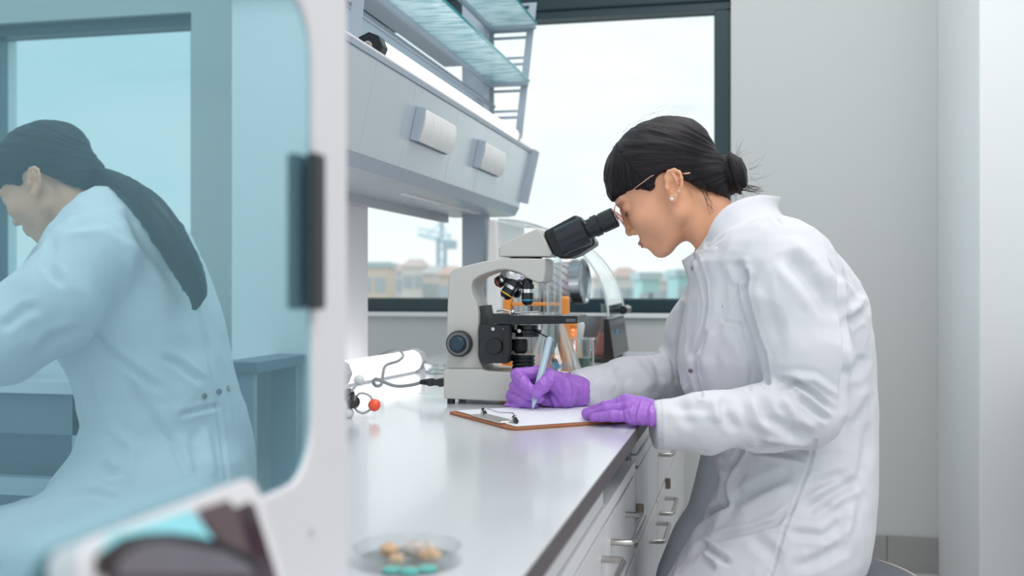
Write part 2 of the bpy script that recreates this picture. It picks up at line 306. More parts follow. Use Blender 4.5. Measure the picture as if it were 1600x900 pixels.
fbox(.10, 1.02, Y1r-.012, Y1r+.050, -.001, .016).build('end_cap', M['alu'], rk, .002)
def socket_block(y0, label):
    t = MB()
    t = thing('socket_strip', label, 'sockets', tuple(fpt(.35, y0)), 'hinged white socket strips on the rack')
    fbox(.33, .72, y0-.012, y0, .002, .021).build('side_plate', M['alu'], t, .002)
    fbox(.33, .72, y0+.002, y0+.240, .002, .010).build('base', M['alud'], t, .001)
    for k in range(4):
        a = y0+.003+k*.059; pr = [(.34, .0105), (.34, .018), (.42, .023), (.52, .025), (.62, .023), (.70, .018), (.715, .014), (.715, .0105)]
        v = [fpt(s, a, o) for s, o in pr]; b = [fpt(s, a+.0555, o) for s, o in pr]; n = len(pr)
        MB().add(v+b, [tuple(range(n))[::-1], tuple(range(n, 2*n))]+[(i, (i+1) % n, n+(i+1) % n, n+i) for i in range(n)]).build('socket_lid', M['white'], t, .0015)
socket_block(2.075, 'nearer strip of four white socket lids on the rack fascia'); socket_block(2.585, 'farther strip of four white socket lids toward the rack end')
# under side LED strips
for a, b in ((2.30, 2.62), (2.66, 2.98)): bx('led_strip', (-.775, a, 1.1425), (-.755, b, 1.1462), M['pale'], rk)
bx('rear_valance', (-.90, 1.3, 1.125), (-.885, 3.1, 1.147), M['grey'], rk)
# post, uprights
bx('post', (-.838, 3.08, BZ), (-.768, 3.15, 2.15), M['alu'], rk, .003)
bx('upright', (-.838, 1.66, 1.36), (-.79, 1.70, 2.1), M['alu'], rk, .003)
# lamp trough
extr([(-.80, 1.352), (-.645, 1.352), (-.645, 1.356), (-.80, 1.358)], Y0r, Y1r).build('tray', M['pale'], rk)
extr([(-.80, 1.44), (-.788, 1.44), (-.788, 1.50), (-.80, 1.50)], Y0r, 3.10).build('rear_rail', M['alu'], rk, .002)
extr([(-.90, 1.60), (-.83, 1.60), (-.83, 1.66), (-.90, 1.66)], Y0r, 3.10).build('cable_channel', M['alu'], rk, .002)
def lamp(a, b, R, label, contact=True):
    a, b = Vector(a), Vector(b); ax = (b-a).normalized(); t = thing('tube_lamp', label, 'lamp', tuple(a))
    def octo(p, q, r): return MB().lathe([(0, 0), (r, 0), (r, (q-p).length), (0, (q-p).length)], p, ax, 8)
    MB().lathe([(R*.93, 0), (R*.93, (b-a).length)], a, ax, 20).build('tube', M['tube'], t)
    for p in (a, b): octo(p-ax*.012, p+ax*.018, R*1.08).build('end_cap', M['black'] if contact and p is a else M['grey'], t, .0015, ang=20)
    if contact:
        MB().lathe([(0, 0), (R*.22, 0), (R*.22, .006), (0, .006)], a-ax*.018, ax, 20).build('contact', M['copper'], t)
        MB().lathe([(R*.24, 0), (R*.36, 0), (R*.36, .008), (R*.24, .008)], a-ax*.020, ax, 20, True).build('collar', M['chrome'], t)
    return t
lamp((-.69, 1.885, 1.382), (-.69, 3.10, 1.382), .026, 'lit tube lamp lying along the top of the rack')
MB().tube([(-.74, 1.4, 1.47), (-.74, 1.9, 1.47), (-.74, 3.08, 1.47)], .007, 10).build('wiring_pipe', M['alud'], rk)
# brackets (ladder plates) and glass shelves
def bracket(y, x0=-.776, top=1.80):
    zb = 1.385; t = []
    def xr(z): return -.672+(z-1.385)*.112
    zs = [1.385, 1.397, 1.4055, 1.4105, 1.4190, 1.4800, 1.4870, 1.4965]
    b = MB(); y0, y1 = y, y+.004
    def quad(xa0, xa1, xb0, xb1, za, zb_): b.prism([(xa0, y0, za), (xa1, y0, za), (xb1, y0, zb_), (xb0, y0, zb_)], (0, .004, 0))
    quad(x0, x0+.016, x0, x0+.016, zb, top); quad(xr(zb)-.022, xr(zb), xr(top)-.022, xr(top), zb, top)
    z = zb
    while z < top:
        quad(x0+.0162, xr(z)-.0222, x0+.0162, xr(z)-.0222, z, min(z+.007, top))
        if z+.0745 < top: quad(x0+.0162, xr(z+.0685)-.0222, x0+.0162, xr(z+.0685)-.0222, z+.0615, z+.0695)
        z += .0815
    b.box((x0-.03, y0-.004, zb), (x0-.0002, y1+.004, top))
    return b
bracket(3.17).build('bracket', M['alu'], rk); bracket(1.78).build('bracket', M['alu'], rk)
def gshelf(z, x0, x1, lab):
    t = thing('glass_shelf', lab, 'shelf', ((x0+x1)/2, 2.3, z))
    bx('pane', (x0, 1.80, z), (x1-.001, 3.165, z+.006), M['gshelf'], t); bx('front_edge', (x1-.001, 1.80, z-.0005), (x1, 3.165, z+.0065), M['gedge'], t)
    bx('clip_rail', (x0-.006, 1.80, z-.014), (x0+.006, 3.165, z-.001), M['alu'], t, .001)
    bx('end_rail', (x0, 3.140, z-.012), (x1-.004, 3.165, z-.001), M['alu'], t, .001)
gshelf(1.556, -.765, -.645, 'lower rippled glass shelf above the lit tube lamp'); gshelf(1.728, -.765, -.622, 'upper rippled glass shelf near the top edge')
# ============================================================ THE GLASS-FRONTED CABINET in the foreground, left
PX = -.248
def pmir():
    m = bpy.data.materials.new('tinted_reflecting_pane'); m.use_nodes = True; n = m.node_tree; n.nodes.clear()
    out = n.nodes.new('ShaderNodeOutputMaterial'); g = n.nodes.new('ShaderNodeBsdfGlossy'); g.inputs[0].default_value = (.60, .85, .90, 1); g.inputs['Roughness'].default_value = .0
    tr = n.nodes.new('ShaderNodeBsdfTransparent'); tr.inputs[0].default_value = (.32, .62, .74, 1)
    mx = n.nodes.new('ShaderNodeMixShader'); mx.inputs[0].default_value = .74; n.links.new(tr.outputs[0], mx.inputs[1]); n.links.new(g.outputs[0], mx.inputs[2])
    df = n.nodes.new('ShaderNodeBsdfDiffuse'); df.inputs[0].default_value = (.42, .70, .80, 1); m2 = n.nodes.new('ShaderNodeMixShader'); m2.inputs[0].default_value = .15; n.links.new(mx.outputs[0], m2.inputs[1]); n.links.new(df.outputs[0], m2.inputs[2]); n.links.new(m2.outputs[0], out.inputs[0]); return m
M['pane'] = pmir(); M['box'] = mat('cabinet_shell_white', (.72, .70, .72), .45); M['boxin'] = mat('cabinet_interior', (.30, .42, .50), .7)
t = thing('safety_cabinet', 'blurred white cabinet with large tinted glass window at left, reflecting the room', 'cabinet', (PX-.15, .40, BZ))
YR, ZB_, ZT_ = .581, .824, 1.100
def rrect(y0, y1, z0, z1, r, n=8):
    p = []
    for cy, cz, a0 in ((y1-r, z1-r, 0), (y0+r, z1-r, 90), (y0+r, z0+r, 180), (y1-r, z0+r, 270)):
        for k in range(n+1):
            a = math.radians(a0+90*k/n); p.append((cy+r*math.cos(a), cz+r*math.sin(a)))
    return p
inner = rrect(.16, YR, ZB_, ZT_, .034); outer = rrect(.10, .634, BZ, 1.36, .006)
fr = MB(); n = len(inner)
v = []
for (pl, X) in ((outer, PX+.0), (inner, PX+.0), (inner, PX-.014), (outer, PX-.014)): v += [(X, y, z) for y, z in pl]
f = []
for a in range(4):
    b = (a+1) % 4
    f += [(a*n+k, a*n+(k+1) % n, b*n+(k+1) % n, b*n+k) for k in range(n)]
fr.add(v, f).build('door_frame', M['box'], t, .003, 3)
MB().box((PX-.0045, .155, ZB_-.01), (PX-.0025, YR+.006, ZT_+.01)).build('glass_pane', M['pane'], t)
sh = MB(); sh.box((PX-.40, .615, BZ), (PX-.014, .634, 1.36)); sh.box((PX-.42, .10, BZ), (PX-.40, .634, 1.36)); sh.box((PX-.40, .10, BZ), (PX-.014, .615, BZ+.03))
sh.build('shell', M['box'], t, .002)
MB().box((PX-.385, .10, BZ+.032), (PX-.375, .61, 1.0)).build('inner_back', M['boxin'], t)
g0, g1 = onX(492, 245, PX+.006), onX(508, 490, PX+.006)
MB().box((PX, g0.y, .9215), (PX+.007, g1.y, 1.0125)).build('door_handle', M['dark'], t, .002)
MB().lathe([(0, 0), (.0022, 0), (.0022, .0015), (0, .0022)], (PX, .576, .792), (1, 0, 0), 16).build('screw', M['grey'], t)
ip = onX(338, 198, PX-.15)
md = MB().tube([ip+Vector((0, -.07, .012)), ip+Vector((0, -.01, .004)), ip+Vector((0, .012, 0))], [.018, .02, .014], 20).tube([ip+Vector((0, .0, -.012)), ip+Vector((0, .0, -.032))], .009, 16)
md.build('inner_lamp_arm', M['dark'], t, .002)
# the tilted touch panel in front of the cabinet
t = thing('touch_panel', 'blurred tilted touch screen in a light grey frame, bottom left', 'screen', (-.20, .38, BZ))
pa, pb, pc = onX(118, 850, -.237), onX(380, 762, -.237), onX(432, 902, -.221)
ty = Vector((0, 1, 0)); pb = Vector((pb.x, pb.y, pa.z)); dn = Vector((pc.x-pb.x, 0, pc.z-pb.z)).normalized(); nn = ty.cross(dn).normalized()
if nn.x < 0: nn = -nn
Lw = pb.y-pa.y+.012; Hh = .095
def TP(a, b, o=0): return pa+ty*(a*Lw-.003)+dn*(b*Hh)+nn*o
def rr2(a0, a1, b0, b1, r, o):
    p = []
    for ca, cb, s0 in ((a1, b0, 270), (a1, b1, 0), (a0, b1, 90), (a0, b0, 180)):
        for k in range(7):
            an = math.radians(s0+90*k/6); ya = ca*Lw+(r*math.cos(an))-(r if ca == a1 else -r); zb = cb*Hh+(r*math.sin(an))-(r if cb == b1 else -r)
            p.append(pa+ty*(ya-.003)+dn*zb+nn*o)
    return p
MB().prism(rr2(0, 1, 0, 1, .010, -.014), nn*.016).build('frame', M['box'], t, .002, 3)
M['scr'] = mat('screen_glass_dark', (.02, .012, .016), .08, emit=(.05, .03, .04), es=.6)
s0 = MB().prism(rr2(.075, .93, .115, .93, .005, .0015), nn*.001).build('screen', M['scr'], t)
def onP(px, py, o=.0029):
    d = (U(px, py, 1)-Vector((0, 0, EYE))); c = Vector((0, 0, EYE)); k = (pa+nn*o-c).dot(nn)/d.dot(nn); return c+d*k
M['s1'] = mat('painted_reflection_cyan', (.03, .1, .12), .1, emit=(.33, .78, .86), es=.75); M['s2'] = mat('painted_reflection_grey', (.05, .05, .06), .2, emit=(.16, .14, .16), es=.5, var=.3, vscale=60)  # emissive tones for the window, hair and coat mirrored in the screen
M['s3'] = mat('painted_reflection_taupe', (.03, .02, .02), .2, emit=(.13, .09, .10), es=.5); M['s4'] = mat('painted_reflection_black', (.005, .005, .006), .1, emit=(.01, .012, .015), es=.6)
def shape(pts, o, m, nm): MB().prism([onP(x, y, o) for x, y in pts], nn*.0002).build(nm, m, s0)  # flat glowing shapes paint the reflection onto the dark screen
shape([(172, 836), (298, 797), (333, 842), (225, 842), (150, 872)], .0030, M['s1'], 'reflection_window')
shape([(306, 797), (357, 781), (372, 800), (384, 845), (392, 872), (345, 846)], .0030, M['s3'], 'reflection_bar')
shape([(150, 868), (190, 840), (225, 833), (265, 832), (310, 838), (350, 850), (392, 868), (408, 897), (150, 900)], .0034, M['s4'], 'reflection_hair')
shape([(182, 900), (185, 880), (200, 862), (225, 850), (255, 846), (300, 852), (350, 862), (385, 880), (400, 899)], .0038, M['s2'], 'reflection_coat')
# ============================================================ THE MICROSCOPE
r0, d0 = -.122, 1.915; uu, nw = (.978, -.208), (.208, .978)
def wc(r, d, z): return Vector((r*CO-d*SI, r*SI+d*CO, z))
def MP(px, py, w=0):
    k = (px-CX)/F; tt = (k*(d0+nw[1]*w)-r0-nw[0]*w)/(uu[0]-uu[1]*k)
    r, d = r0+uu[0]*tt+nw[0]*w, d0+uu[1]*tt+nw[1]*w
    return wc(r, d, EYE-(py-HY)/F*d)
UV_ = wc(*uu, 0); UV_ = Vector((uu[0]*CO-uu[1]*SI, uu[0]*SI+uu[1]*CO, 0)); NV = Vector((nw[0]*CO-nw[1]*SI, nw[0]*SI+nw[1]*CO, 0))
ms = thing('microscope', 'cream binocular microscope with black eyepieces on the bench before the researcher', 'microscope', (MP(780, 630, .06).x, MP(780, 630, .06).y, BZ))
def mpr(pts, w0, w1, name, m, parent=ms, bevel=.003, seg=3, ang=35): return MB().prism([MP(x, y, w0) for x, y in pts], NV*(w1-w0)).build(name, m, parent, bevel, seg, ang)
mpr([(693, 580), (696, 577), (752, 577), (762, 580), (800, 582), (868, 590), (876, 597), (876, 629), (868, 631), (693, 623)], 0, .135, 'base', M['scope'])
fc = []
arm = [(697, 576.5), (698, 500), (699, 470), (700, 436), (702, 428), (707, 422), (716, 418), (740, 412), (760, 407.5), (780, 404.5), (800, 403.5), (852, 404), (852, 425), (849, 441), (840, 442.5), (822, 434), (812, 427), (800, 423), (790, 421.5), (778, 422), (760, 427), (748, 432), (740, 438), (737, 446), (738, 457), (742, 467), (746, 477), (748, 490), (748, 540), (748, 556), (751, 567), (756, 576.5)]
mpr(arm, .018, .105, 'arm', M['scope'], bevel=.0035, ang=50)
hd = [(779, 401), (779, 389), (781, 385), (786, 381), (812, 368), (838, 357), (842, 357.5), (846, 364), (863, 397), (859, 401)]
mpr(hd, .022, .098, 'head', M['scope'], bevel=.004, ang=50)
c0 = MP(822, 402.5, .06); MB().lathe([(0, -.004), (.030, -.004), (.030, .004), (0, .004)], c0, (0, 0, 1), 36).build('head_mount', M['black'], ms)
# binocular housing and eyepieces: axis in the u-z plane
ea, eb = MP(866, 381, .06), MP(964, 336, .06); ax = (eb-ea).normalized(); up = NV.cross(ax).normalized()
if up.z < 0: up = -up
def EP(a, h, w): return ea+ax*a+up*h+NV*w
Lh = .075
def hprism(prof, w0, w1, name, m, bev=.004):
    return MB().prism([MP(x, y, .06+w0) for x, y in prof], NV*(w1-w0)).build(name, m, ms, bev, 3, 50)
hprism([(848, 362), (858, 357), (899, 335), (904, 338), (911, 350), (922, 366), (931, 379), (928, 383), (905, 398), (892, 403), (876, 404), (870, 401), (862, 397)], -.030, .030, 'binocular_housing', M['black'], .006)
def ring(p, r0_, r1_, L0, L1, m, name, w, n=36, par=None): return MB().lathe([(0, L0), (r0_, L0), (r1_, L1), (0, L1)], p, ax, n).build(name, m, par or ms, .0006, 2)
for w in (-.030, .030):
    o = MP(916, 360, .06+w)
    h = MB().lathe([(0, -.052), (.0265, -.052), (.0275, -.010), (.0275, 0), (.0245, .002), (.019, .004), (.0175, .006), (.0175, .014), (.0195, .0145), (.0195, .026), (.017, .027), (.0165, .030), (.0185, .0305), (.0185, .056), (.0165, .058), (0, .058)], o, ax, 40).build('eyepiece', M['black'], ms, 0, 2, 30)
    MB().lathe([(0, .0582), (.0145, .0582), (.0145, .0590), (0, .0595)], o, ax, 30).build('lens', M['silver'], h)
# nosepiece and objectives
nc = MP(808, 426, .06); nax = Vector(UV_*-.30+Vector((0, 0, -1))).normalized()
MB().lathe([(0, -.012), (.020, -.010), (.030, -.004), (.030, .004), (.026, .010), (0, .015)], nc+Vector((0, 0, -.004)), nax, 40).build('nosepiece', M['chrome'], ms)
def objective(p, dr, L, r, ringm, label=None):
    dr = Vector(dr).normalized()
    h = MB().lathe([(0, 0), (r*.86, 0), (r*.86, L*.18), (r*1.08, L*.18), (r*1.08, L*.34), (r*.9, L*.36), (r*.9, L*.48)], p, dr, 32)
    o = h.build('objective', M['black'], ms, 0, 2, 30)
    MB().lathe([(r*.9, L*.36), (r*.91, L*.36), (r*.91, L*.50), (r*.9, L*.50)], p, dr, 32).build('chrome_band', M['chrome'], o)
    MB().lathe([(r*.95, L*.5), (r*.95, L*.84), (r*.62, L*.95), (r*.62, L*.96), (0, L*.96)], p, dr, 32).build('barrel', M['black'], o)
    MB().lathe([(r*.955, L*.75), (r*.965, L*.75), (r*.965, L*.80), (r*.955, L*.80)], p, dr, 32, True).build('ring', ringm, o)
    MB().lathe([(r*.5, L*.95), (r*.42, L), (0, L)], p, dr, 24).build('front_lens', M['chrome'], o)
objective(MP(824, 437, .05), (0, 0, -1), .048, .0115, M['blue'])
objective(MP(806, 436, .045), UV_*-.50+NV*-.15+Vector((0, 0, -.85)), .042, .0125, M['yellow'])
objective(MP(795, 431, .07), UV_*-.85+NV*.1+Vector((0, 0, -.52)), .030, .0115, M['red'])
objective(MP(806, 440, .085), UV_*-.05+NV*.5+Vector((0, 0, -.85)), .034, .0095, M['silver'])
# stage
st = mpr([(786, 493), (902, 493.5), (902, 505.5), (786, 507.5)], .0, .115, 'stage', M['black'], bevel=.0012)
mpr([(768, 490), (795, 490), (795, 507), (768, 506)], -.002, .075, 'stage_block', M['black'], st, .0015)
mpr([(884, 498), (899, 498), (899, 503), (884, 503)], -.0008, .002, 'stage_slot', M['seam'], st, 0)
cl = MB(); q0, q1 = MP(776, 486, .01), MP(796, 486, .01); cl.tube([q0, q0.lerp(q1, .5)+Vector((0, 0, .003)), q1, q1+Vector((0, 0, -.006))], .0022, 10)
cl.tube([MP(803, 489, .02), MP(840, 487, .05), MP(850, 490, .03)], .0012, 8); cl.ball(MP(801, 487, .005), .004, 14); cl.build('slide_clip', M['chrome'], st)
MB().box((-.038, -.013, 0), (.038, .013, .0012), Matrix.Translation(MP(845, 492.3, .05)+Vector((0, 0, .0004))) @ Matrix.Rotation(math.atan2(UV_.y, UV_.x), 4, 'Z')).build('glass_slide', M['glass'], st)
# focus block behind the arm, rack rails, knobs
fb = mpr([(748, 507), (797, 507), (797, 514), (793, 518), (793, 562), (790, 568), (757, 567), (748, 561)], .004, .10, 'focus_block', M['black'], bevel=.0015)
mpr([(786, 508), (796, 508), (796, 545), (792, 568), (786, 568)], -.002, .02, 'rail', M['blackm'], fb, .001)
mpr([(745, 479), (757, 477), (762, 507), (750, 507)], .03, .09, 'rack_gear', M['dark'], fb, .001)
for (x, y) in ((771, 514), (789, 514)): MB().lathe([(0, 0), (.0035, 0), (.0035, .004), (0, .004)], MP(x, y, .004), -NV, 6).build('bolt', M['silver'], fb)
def knob(px, py, w, prof, m, nm, par=ms, n=36): return MB().lathe(prof, MP(px, py, w), -NV, n).build(nm, m, par, .0005, 2, 30)
knob(773, 541, .004, [(0, 0), (.0145, 0), (.0145, .008), (.013, .010), (0, .010)], M['blackm'], 'tension_knob')
kb = knob(720, 536.5, .018, [(0, 0), (.0215, 0), (.0235, .003), (.0235, .017), (.0215, .020), (.0175, .0205), (0, .0205)], M['dark'], 'coarse_focus_knob')
M['knobring'] = mat('knob_scale_grey', (.16, .18, .19), .4)
knob(720, 536.5, .018, [(.0165, .0205), (.0205, .0205), (.0205, .0212), (.0165, .0212)], M['knobring'], 'scale_ring', kb)
kg = MB()
for k in range(36):
    a = 2*math.pi*k/36; dv = UV_*math.cos(a)+Vector((0, 0, math.sin(a))); p = MP(720, 536.5, .018)-NV*.004+dv*.0233
    kg.tube([p, p-NV*.012], .0009, 5)
kg.build('knurl', M['blackm'], kb)
knob(718, 537, -.0025, [(0, 0), (.0125, 0), (.0130, .002), (.0130, .012), (.0105, .0145), (0, .0145)], M['bluek'], 'fine_focus_knob', n=8)
# condenser, field lens
def stack(px, py, w, prof, m, nm, n=40): return MB().lathe(prof, MP(px, py, w), (0, 0, 1), n).build(nm, m, ms, .0004, 2, 30)
stack(824, 508, .055, [(0, 0), (.019, 0), (.019, -.008), (.026, -.009), (.026, -.014), (.022, -.015), (.022, -.021), (0, -.021)], M['black'], 'condenser')
MB().tube([MP(835, 517, .03), MP(856, 527, -.005)], .0012, 8).build('iris_lever', M['black'], ms)
MB().lathe([(0, 0), (.0035, 0), (.0035, .004), (0, .004)], MP(812, 517, .030), -NV, 14).build('centering_screw', M['silver'], ms)
stack(813, 530, .055, [(0, 0), (.012, 0), (.0135, -.003), (.0135, -.020), (.011, -.024), (.009, -.026), (0, -.026)], M['blackm'], 'diaphragm')
pr = [(0, 0)]
z = 0
for k in range(4): pr += [(.0195, z), (.0215, z-.0015), (.0215, z-.0045), (.0195, z-.006)]; z -= .0068
stack(818, 554, .06, pr+[(0, z)], M['black'], 'field_lens_housing')
for x, w in ((705, .01), (722, .12), (862, .012), (862, .12)):
    p = MP(x, 625, w); p.z = BZ; MB().lathe([(0, 0), (.0072, 0), (.0072, .012), (0, .012)], p, (0, 0, 1), 20).build('foot', M['blackm'], ms)
# power plug and cable
t = thing('power_cable', 'grey looping power cable plugged into the back of the microscope', 'cable', (-.5, 2.2, BZ))
pl = MP(692.5, 597.5, .06); dv = -UV_
cp_ = MB()
for a, b, r in ((.0, .007, .0095), (.007, .019, .0072), (.019, .028, .0085)): cp_.box((a, -r, -r*.8), (b, r, r*.8), Matrix.Translation(pl) @ Matrix.Rotation(math.atan2(dv.y, dv.x), 4, 'Z'))
for k in range(5): cp_.lathe([(0, 0), (.0066-k*.0005, 0), (.0066-k*.0005, .0022), (0, .0022)], pl+dv*(.029+k*.0034), dv, 14)
cp_.build('plug', M['dark'], t, .0008)
def sm(pts, n=8):                       # Catmull-Rom through points
    P = [Vector(p) for p in pts]; P = [P[0]*2-P[1]]+P+[P[-1]*2-P[-2]]; o = []
    for i in range(1, len(P)-2):
        for k in range(n):
            s = k/n; o.append(.5*((2*P[i])+(P[i+1]-P[i-1])*s+(2*P[i-1]-5*P[i]+4*P[i+1]-P[i+2])*s*s+(3*P[i]-P[i-1]-3*P[i+1]+P[i+2])*s**3))
    return o+[P[-2]]
cpts = [(659, 597.5, 2.02), (640, 602, 2.03), (618, 603, 2.04), (600, 597, 2.05), (588, 592, 2.06), (583, 597, 2.08), (588, 603, 2.09), (596, 600, 2.10), (598, 586, 2.14), (603, 571, 2.22), (622, 564, 2.3), (630, 555, 2.4), (620, 547, 2.5), (600, 552, 2.6), (576, 564, 2.7)]
MB().tube(sm([U(*p) for p in cpts]), .0034, 10).build('cord', M['cable'], t)
# ============================================================ lamp, molecule, dishes
a, b = onZ(648, 582, BZ), onZ(528, 606, BZ); a.z = b.z = BZ+.030
t = lamp(a, b, .027, 'lit tube lamp lying on the bench behind the cable', False)
MB().box((-.012, -.5*(a-b).length*.9, 0), (.012, .5*(a-b).length*.9, .006), Matrix.Translation((a+b)/2-Vector((0, 0, .0295))) @ Matrix.Rotation(math.atan2((b-a).y, (b-a).x)-math.pi/2, 4, 'Z')).build('foot_strip', M['grey'], t)
t = thing('molecule_model', 'ball and stick molecule model with one red ball on the bench', 'model', tuple(onZ(553, 654, BZ)))
D = 1.712
for x, y, r, m, nm in ((561, 594, .0088, 'whiteb', 'white_atom'), (552, 628, .0110, 'blackb', 'black_atom'), (544, 617, .0110, 'blackb', 'black_atom'), (545, 645.5, .0086, 'whiteb', 'white_atom'), (585, 633, .0102, 'red', 'red_atom'), (530, 622, .0086, 'whiteb', 'white_atom')):
    MB().ball(U(x, y, D+(.02 if y < 620 else 0)), r).build(nm, M[m], t)
for pts in ([(552, 626), (560, 616), (568, 614.5), (577, 618), (583, 626)], [(553, 634), (557, 641), (566, 645.5), (574, 643), (581, 638)], [(559, 598), (554, 605), (549, 612)], [(545, 638), (543, 630), (546, 624)]):
    MB().tube(sm([U(x, y, D+.004) for x, y in pts], 5), .0019, 10).build('bond', M['bond'], t)
def dish(c, r, h, label, lid=False):
    t = thing('petri_dish', label, 'dish', tuple(c))
    MB().lathe([(0, 0), (r, 0), (r, h), (r-.0015, h), (r-.0015, .0015), (0, .0015)], c, n=48).build('dish', M['dishglass'], t)
    if lid: MB().lathe([(r+.002, h*.4), (r+.002, h+.002), (0, h+.002), (0, h+.0005), (r+.0008, h+.0005), (r+.0008, h*.4)], c, n=48).build('lid', M['glass'], t)
    return t
dc = onZ(637, 877, BZ); dish(dc, .0425, .012, 'blurred glass petri dish with tan lumps at the bottom edge')
lm = mat('tan_lump', (.62, .42, .27), .7, var=.35, vscale=70, bump=.4, bscale=120); lg = mat('grey_lump', (.55, .50, .46), .7, var=.2, vscale=70); lt = mat('teal_agar', (.10, .50, .45), .3)
for i, (x, y, r, m, sx, wd) in enumerate(((608, 872, .0070, lm, 1.1, 'tan lump at the left in the petri dish'), (620, 884, .0050, lm, 1.2, 'small tan lump at the front of the petri dish'), (648, 872, .0080, lg, 1.3, 'grey lump in the middle of the petri dish'), (668, 868, .0062, lg, 1.2, 'small grey lump at the back right of the petri dish'), (672, 880, .0064, lm, 1.5, 'tan lump at the right in the petri dish'))):
    p = onZ(x, y, BZ+.002); b = MB().ball((p.x, p.y, BZ+.0035+r*.7), r, 14, (sx, 1, .8))
    for v_ in b.v: v_ += Vector(rng.normal(0, r*.05, 3))
    tag(b.build('food_sample', m), wd, 'sample', 'lumps in the petri dish')
for x, y, wd in ((612, 896, 'teal gel pad at the front left in the petri dish'), (640, 898, 'teal gel pad at the front middle of the petri dish'), (668, 894, 'teal gel pad at the front right in the petri dish')):
    p = onZ(x, y, BZ); tag(MB().lathe([(0, 0), (.0075, 0), (.0068, .0025), (0, .003)], (p.x, p.y, BZ+.0017), n=20).build('gel_pad', lt), wd, 'gel pad', 'gel pads in the petri dish')
for k, (x, y, lb) in enumerate(((682, 584, 'lower small petri dish beside the microscope base, on the bench'), (680, 577, 'second small petri dish stacked beside the microscope base'))):
    p = onZ(682, 584, BZ); dish((p.x-.002*k, p.y, BZ+.0125*k), .026, .011, lb, True)
# ============================================================ glassware behind the microscope
def fpos(px, d, z=BZ): p = U(px, HY, d); return Vector((p.x, p.y, z))
t = thing('conical_flask', 'large clear long necked flask with blue marking behind the microscope stage', 'flask', tuple(fpos(866, 2.15)))
c = fpos(866, 2.15)
prf = [(0, .001), (.055, .001), (.0635, .006), (.065, .014), (.0625, .026), (.052, .055), (.036, .098), (.022, .130), (.0165, .146), (.0155, .16), (.0155, .268), (.0185, .271), (.0185, .275), (.0150, .276)]
MB().lathe(prf, c, n=64).build('body', M['glass'], t)
MB().lathe([(r-.0016, z) for r, z in prf[3:-1]], c, n=64).build('inner_wall', M['glass'], t)
def text(name, s, size, M4, m, parent, ext=.0002):
    cu = bpy.data.curves.new(name, 'FONT'); cu.body = s; cu.size = size; cu.extrude = ext; cu.align_x = 'CENTER'; cu.align_y = 'CENTER'; cu.materials.append(m)
    o = bpy.data.objects.new(name, cu); C.objects.link(o); C.objects.unlink(o) if 0 else None
    bpy.context.view_layer.update(); me = bpy.data.meshes.new_from_object(o.evaluated_get(bpy.context.evaluated_depsgraph_get())); bpy.data.objects.remove(o); me.transform(M4); me.name = name
    return link(name, me, parent)
cv = Vector((c.x, c.y, 0)).normalized(); rt = Vector((cv.y, -cv.x, 0))
zt = EYE-(572-HY)/F*2.10
zc = Vector((-cv.x, -cv.y, .45)).normalized(); yc = (Vector((0, 0, 1))-zc*zc.z).normalized()
Mt = Matrix(((-rt.x, yc.x, zc.x, 0), (-rt.y, yc.y, zc.y, 0), (-rt.z, yc.z, zc.z, 0), (0, 0, 0, 1)))
pt = c-cv*.055; text('printed_marking', '1000 ml', .018, Matrix.Translation((pt.x+rt.x*.0, pt.y, zt)) @ Mt, M['blueink'], t)
# beaker with green liquid
c = fpos(911, 2.32); t = thing('beaker', 'small beaker of green liquid right of the long necked flask', 'beaker', tuple(c))
MB().lathe([(0, .001), (.0225, .001), (.0245, .004), (.0245, .096), (.0265, .098), (.0262, .1), (.0232, .0975), (.0232, .005), (0, .003)], c, n=48).build('body', M['glass'], t)
MB().tube([c+Vector((.024, .0, .099)), c+Vector((.030, 0, .098)), c+Vector((.032, 0, .0945))], .0022, 8).build('spout', M['glass'], t)
MB().lathe([(0, .004), (.0228, .004), (.0228, .056), (0, .056)], c, n=40).build('liquid', M['green'], t)
p0, p1 = U(908.5, 503, 2.32), U(902, 570, 2.31)
b = MB(); ln = (p1-p0); b.lathe([(0, 0), (.006, .001), (.0085, .006), (.0082, .022), (.0062, .036), (.0042, .041), (.0038, ln.length*.8), (.002, ln.length), (0, ln.length)], p0, ln, 20)
tag(b.build('dropper', M['whiteb']), 'white plastic dropper standing in the beaker of green liquid', 'dropper')
# test tube rack
t = thing('test_tube_rack', 'orange plastic test tube rack behind the microscope stage', 'rack', tuple(fpos(838, 2.45)))
za, zb2 = BZ, EYE-(463-HY)/F*2.45
for px in (794.5, 883):
    c = fpos(px, 2.45); MB().box((-.009, -.035, za), (.009, .035, zb2), Matrix.Translation((c.x, c.y, 0)) @ Matrix.Rotation(.1, 4, 'Z')).build('end_post', M['orange'], t, .006, 4)
cA, cB = fpos(794.5, 2.45), fpos(883, 2.45); ang = math.atan2((cB-cA).y, (cB-cA).x); Lr = (cB-cA).length-.016; cm_ = (cA+cB)/2
hole = [(cm_+Vector((math.cos(ang), math.sin(ang), 0))*((k-2)*.0245)) for k in range(5)]
for z in (EYE-(475-HY)/F*2.45, BZ+.05, BZ+.006):
    for s in (-1, 1): MB().box((-Lr/2, s*.022-.010, z-.0035), (Lr/2, s*.022+.010, z+.0035), Matrix.Translation((cm_.x, cm_.y, 0)) @ Matrix.Rotation(ang, 4, 'Z')).build('shelf_bar', M['orange'], t, .001)
MB().box((-Lr/2, -.03, BZ), (Lr/2, .03, BZ+.003), Matrix.Translation((cm_.x, cm_.y, 0)) @ Matrix.Rotation(ang, 4, 'Z')).build('bottom_plate', M['orange'], t)
tt = None; words_ = ['leftmost of the five test tubes in the orange rack', 'second test tube from the left in the orange rack', 'middle test tube of the orange rack', 'fourth test tube from the left in the orange rack', 'rightmost test tube of the orange rack']
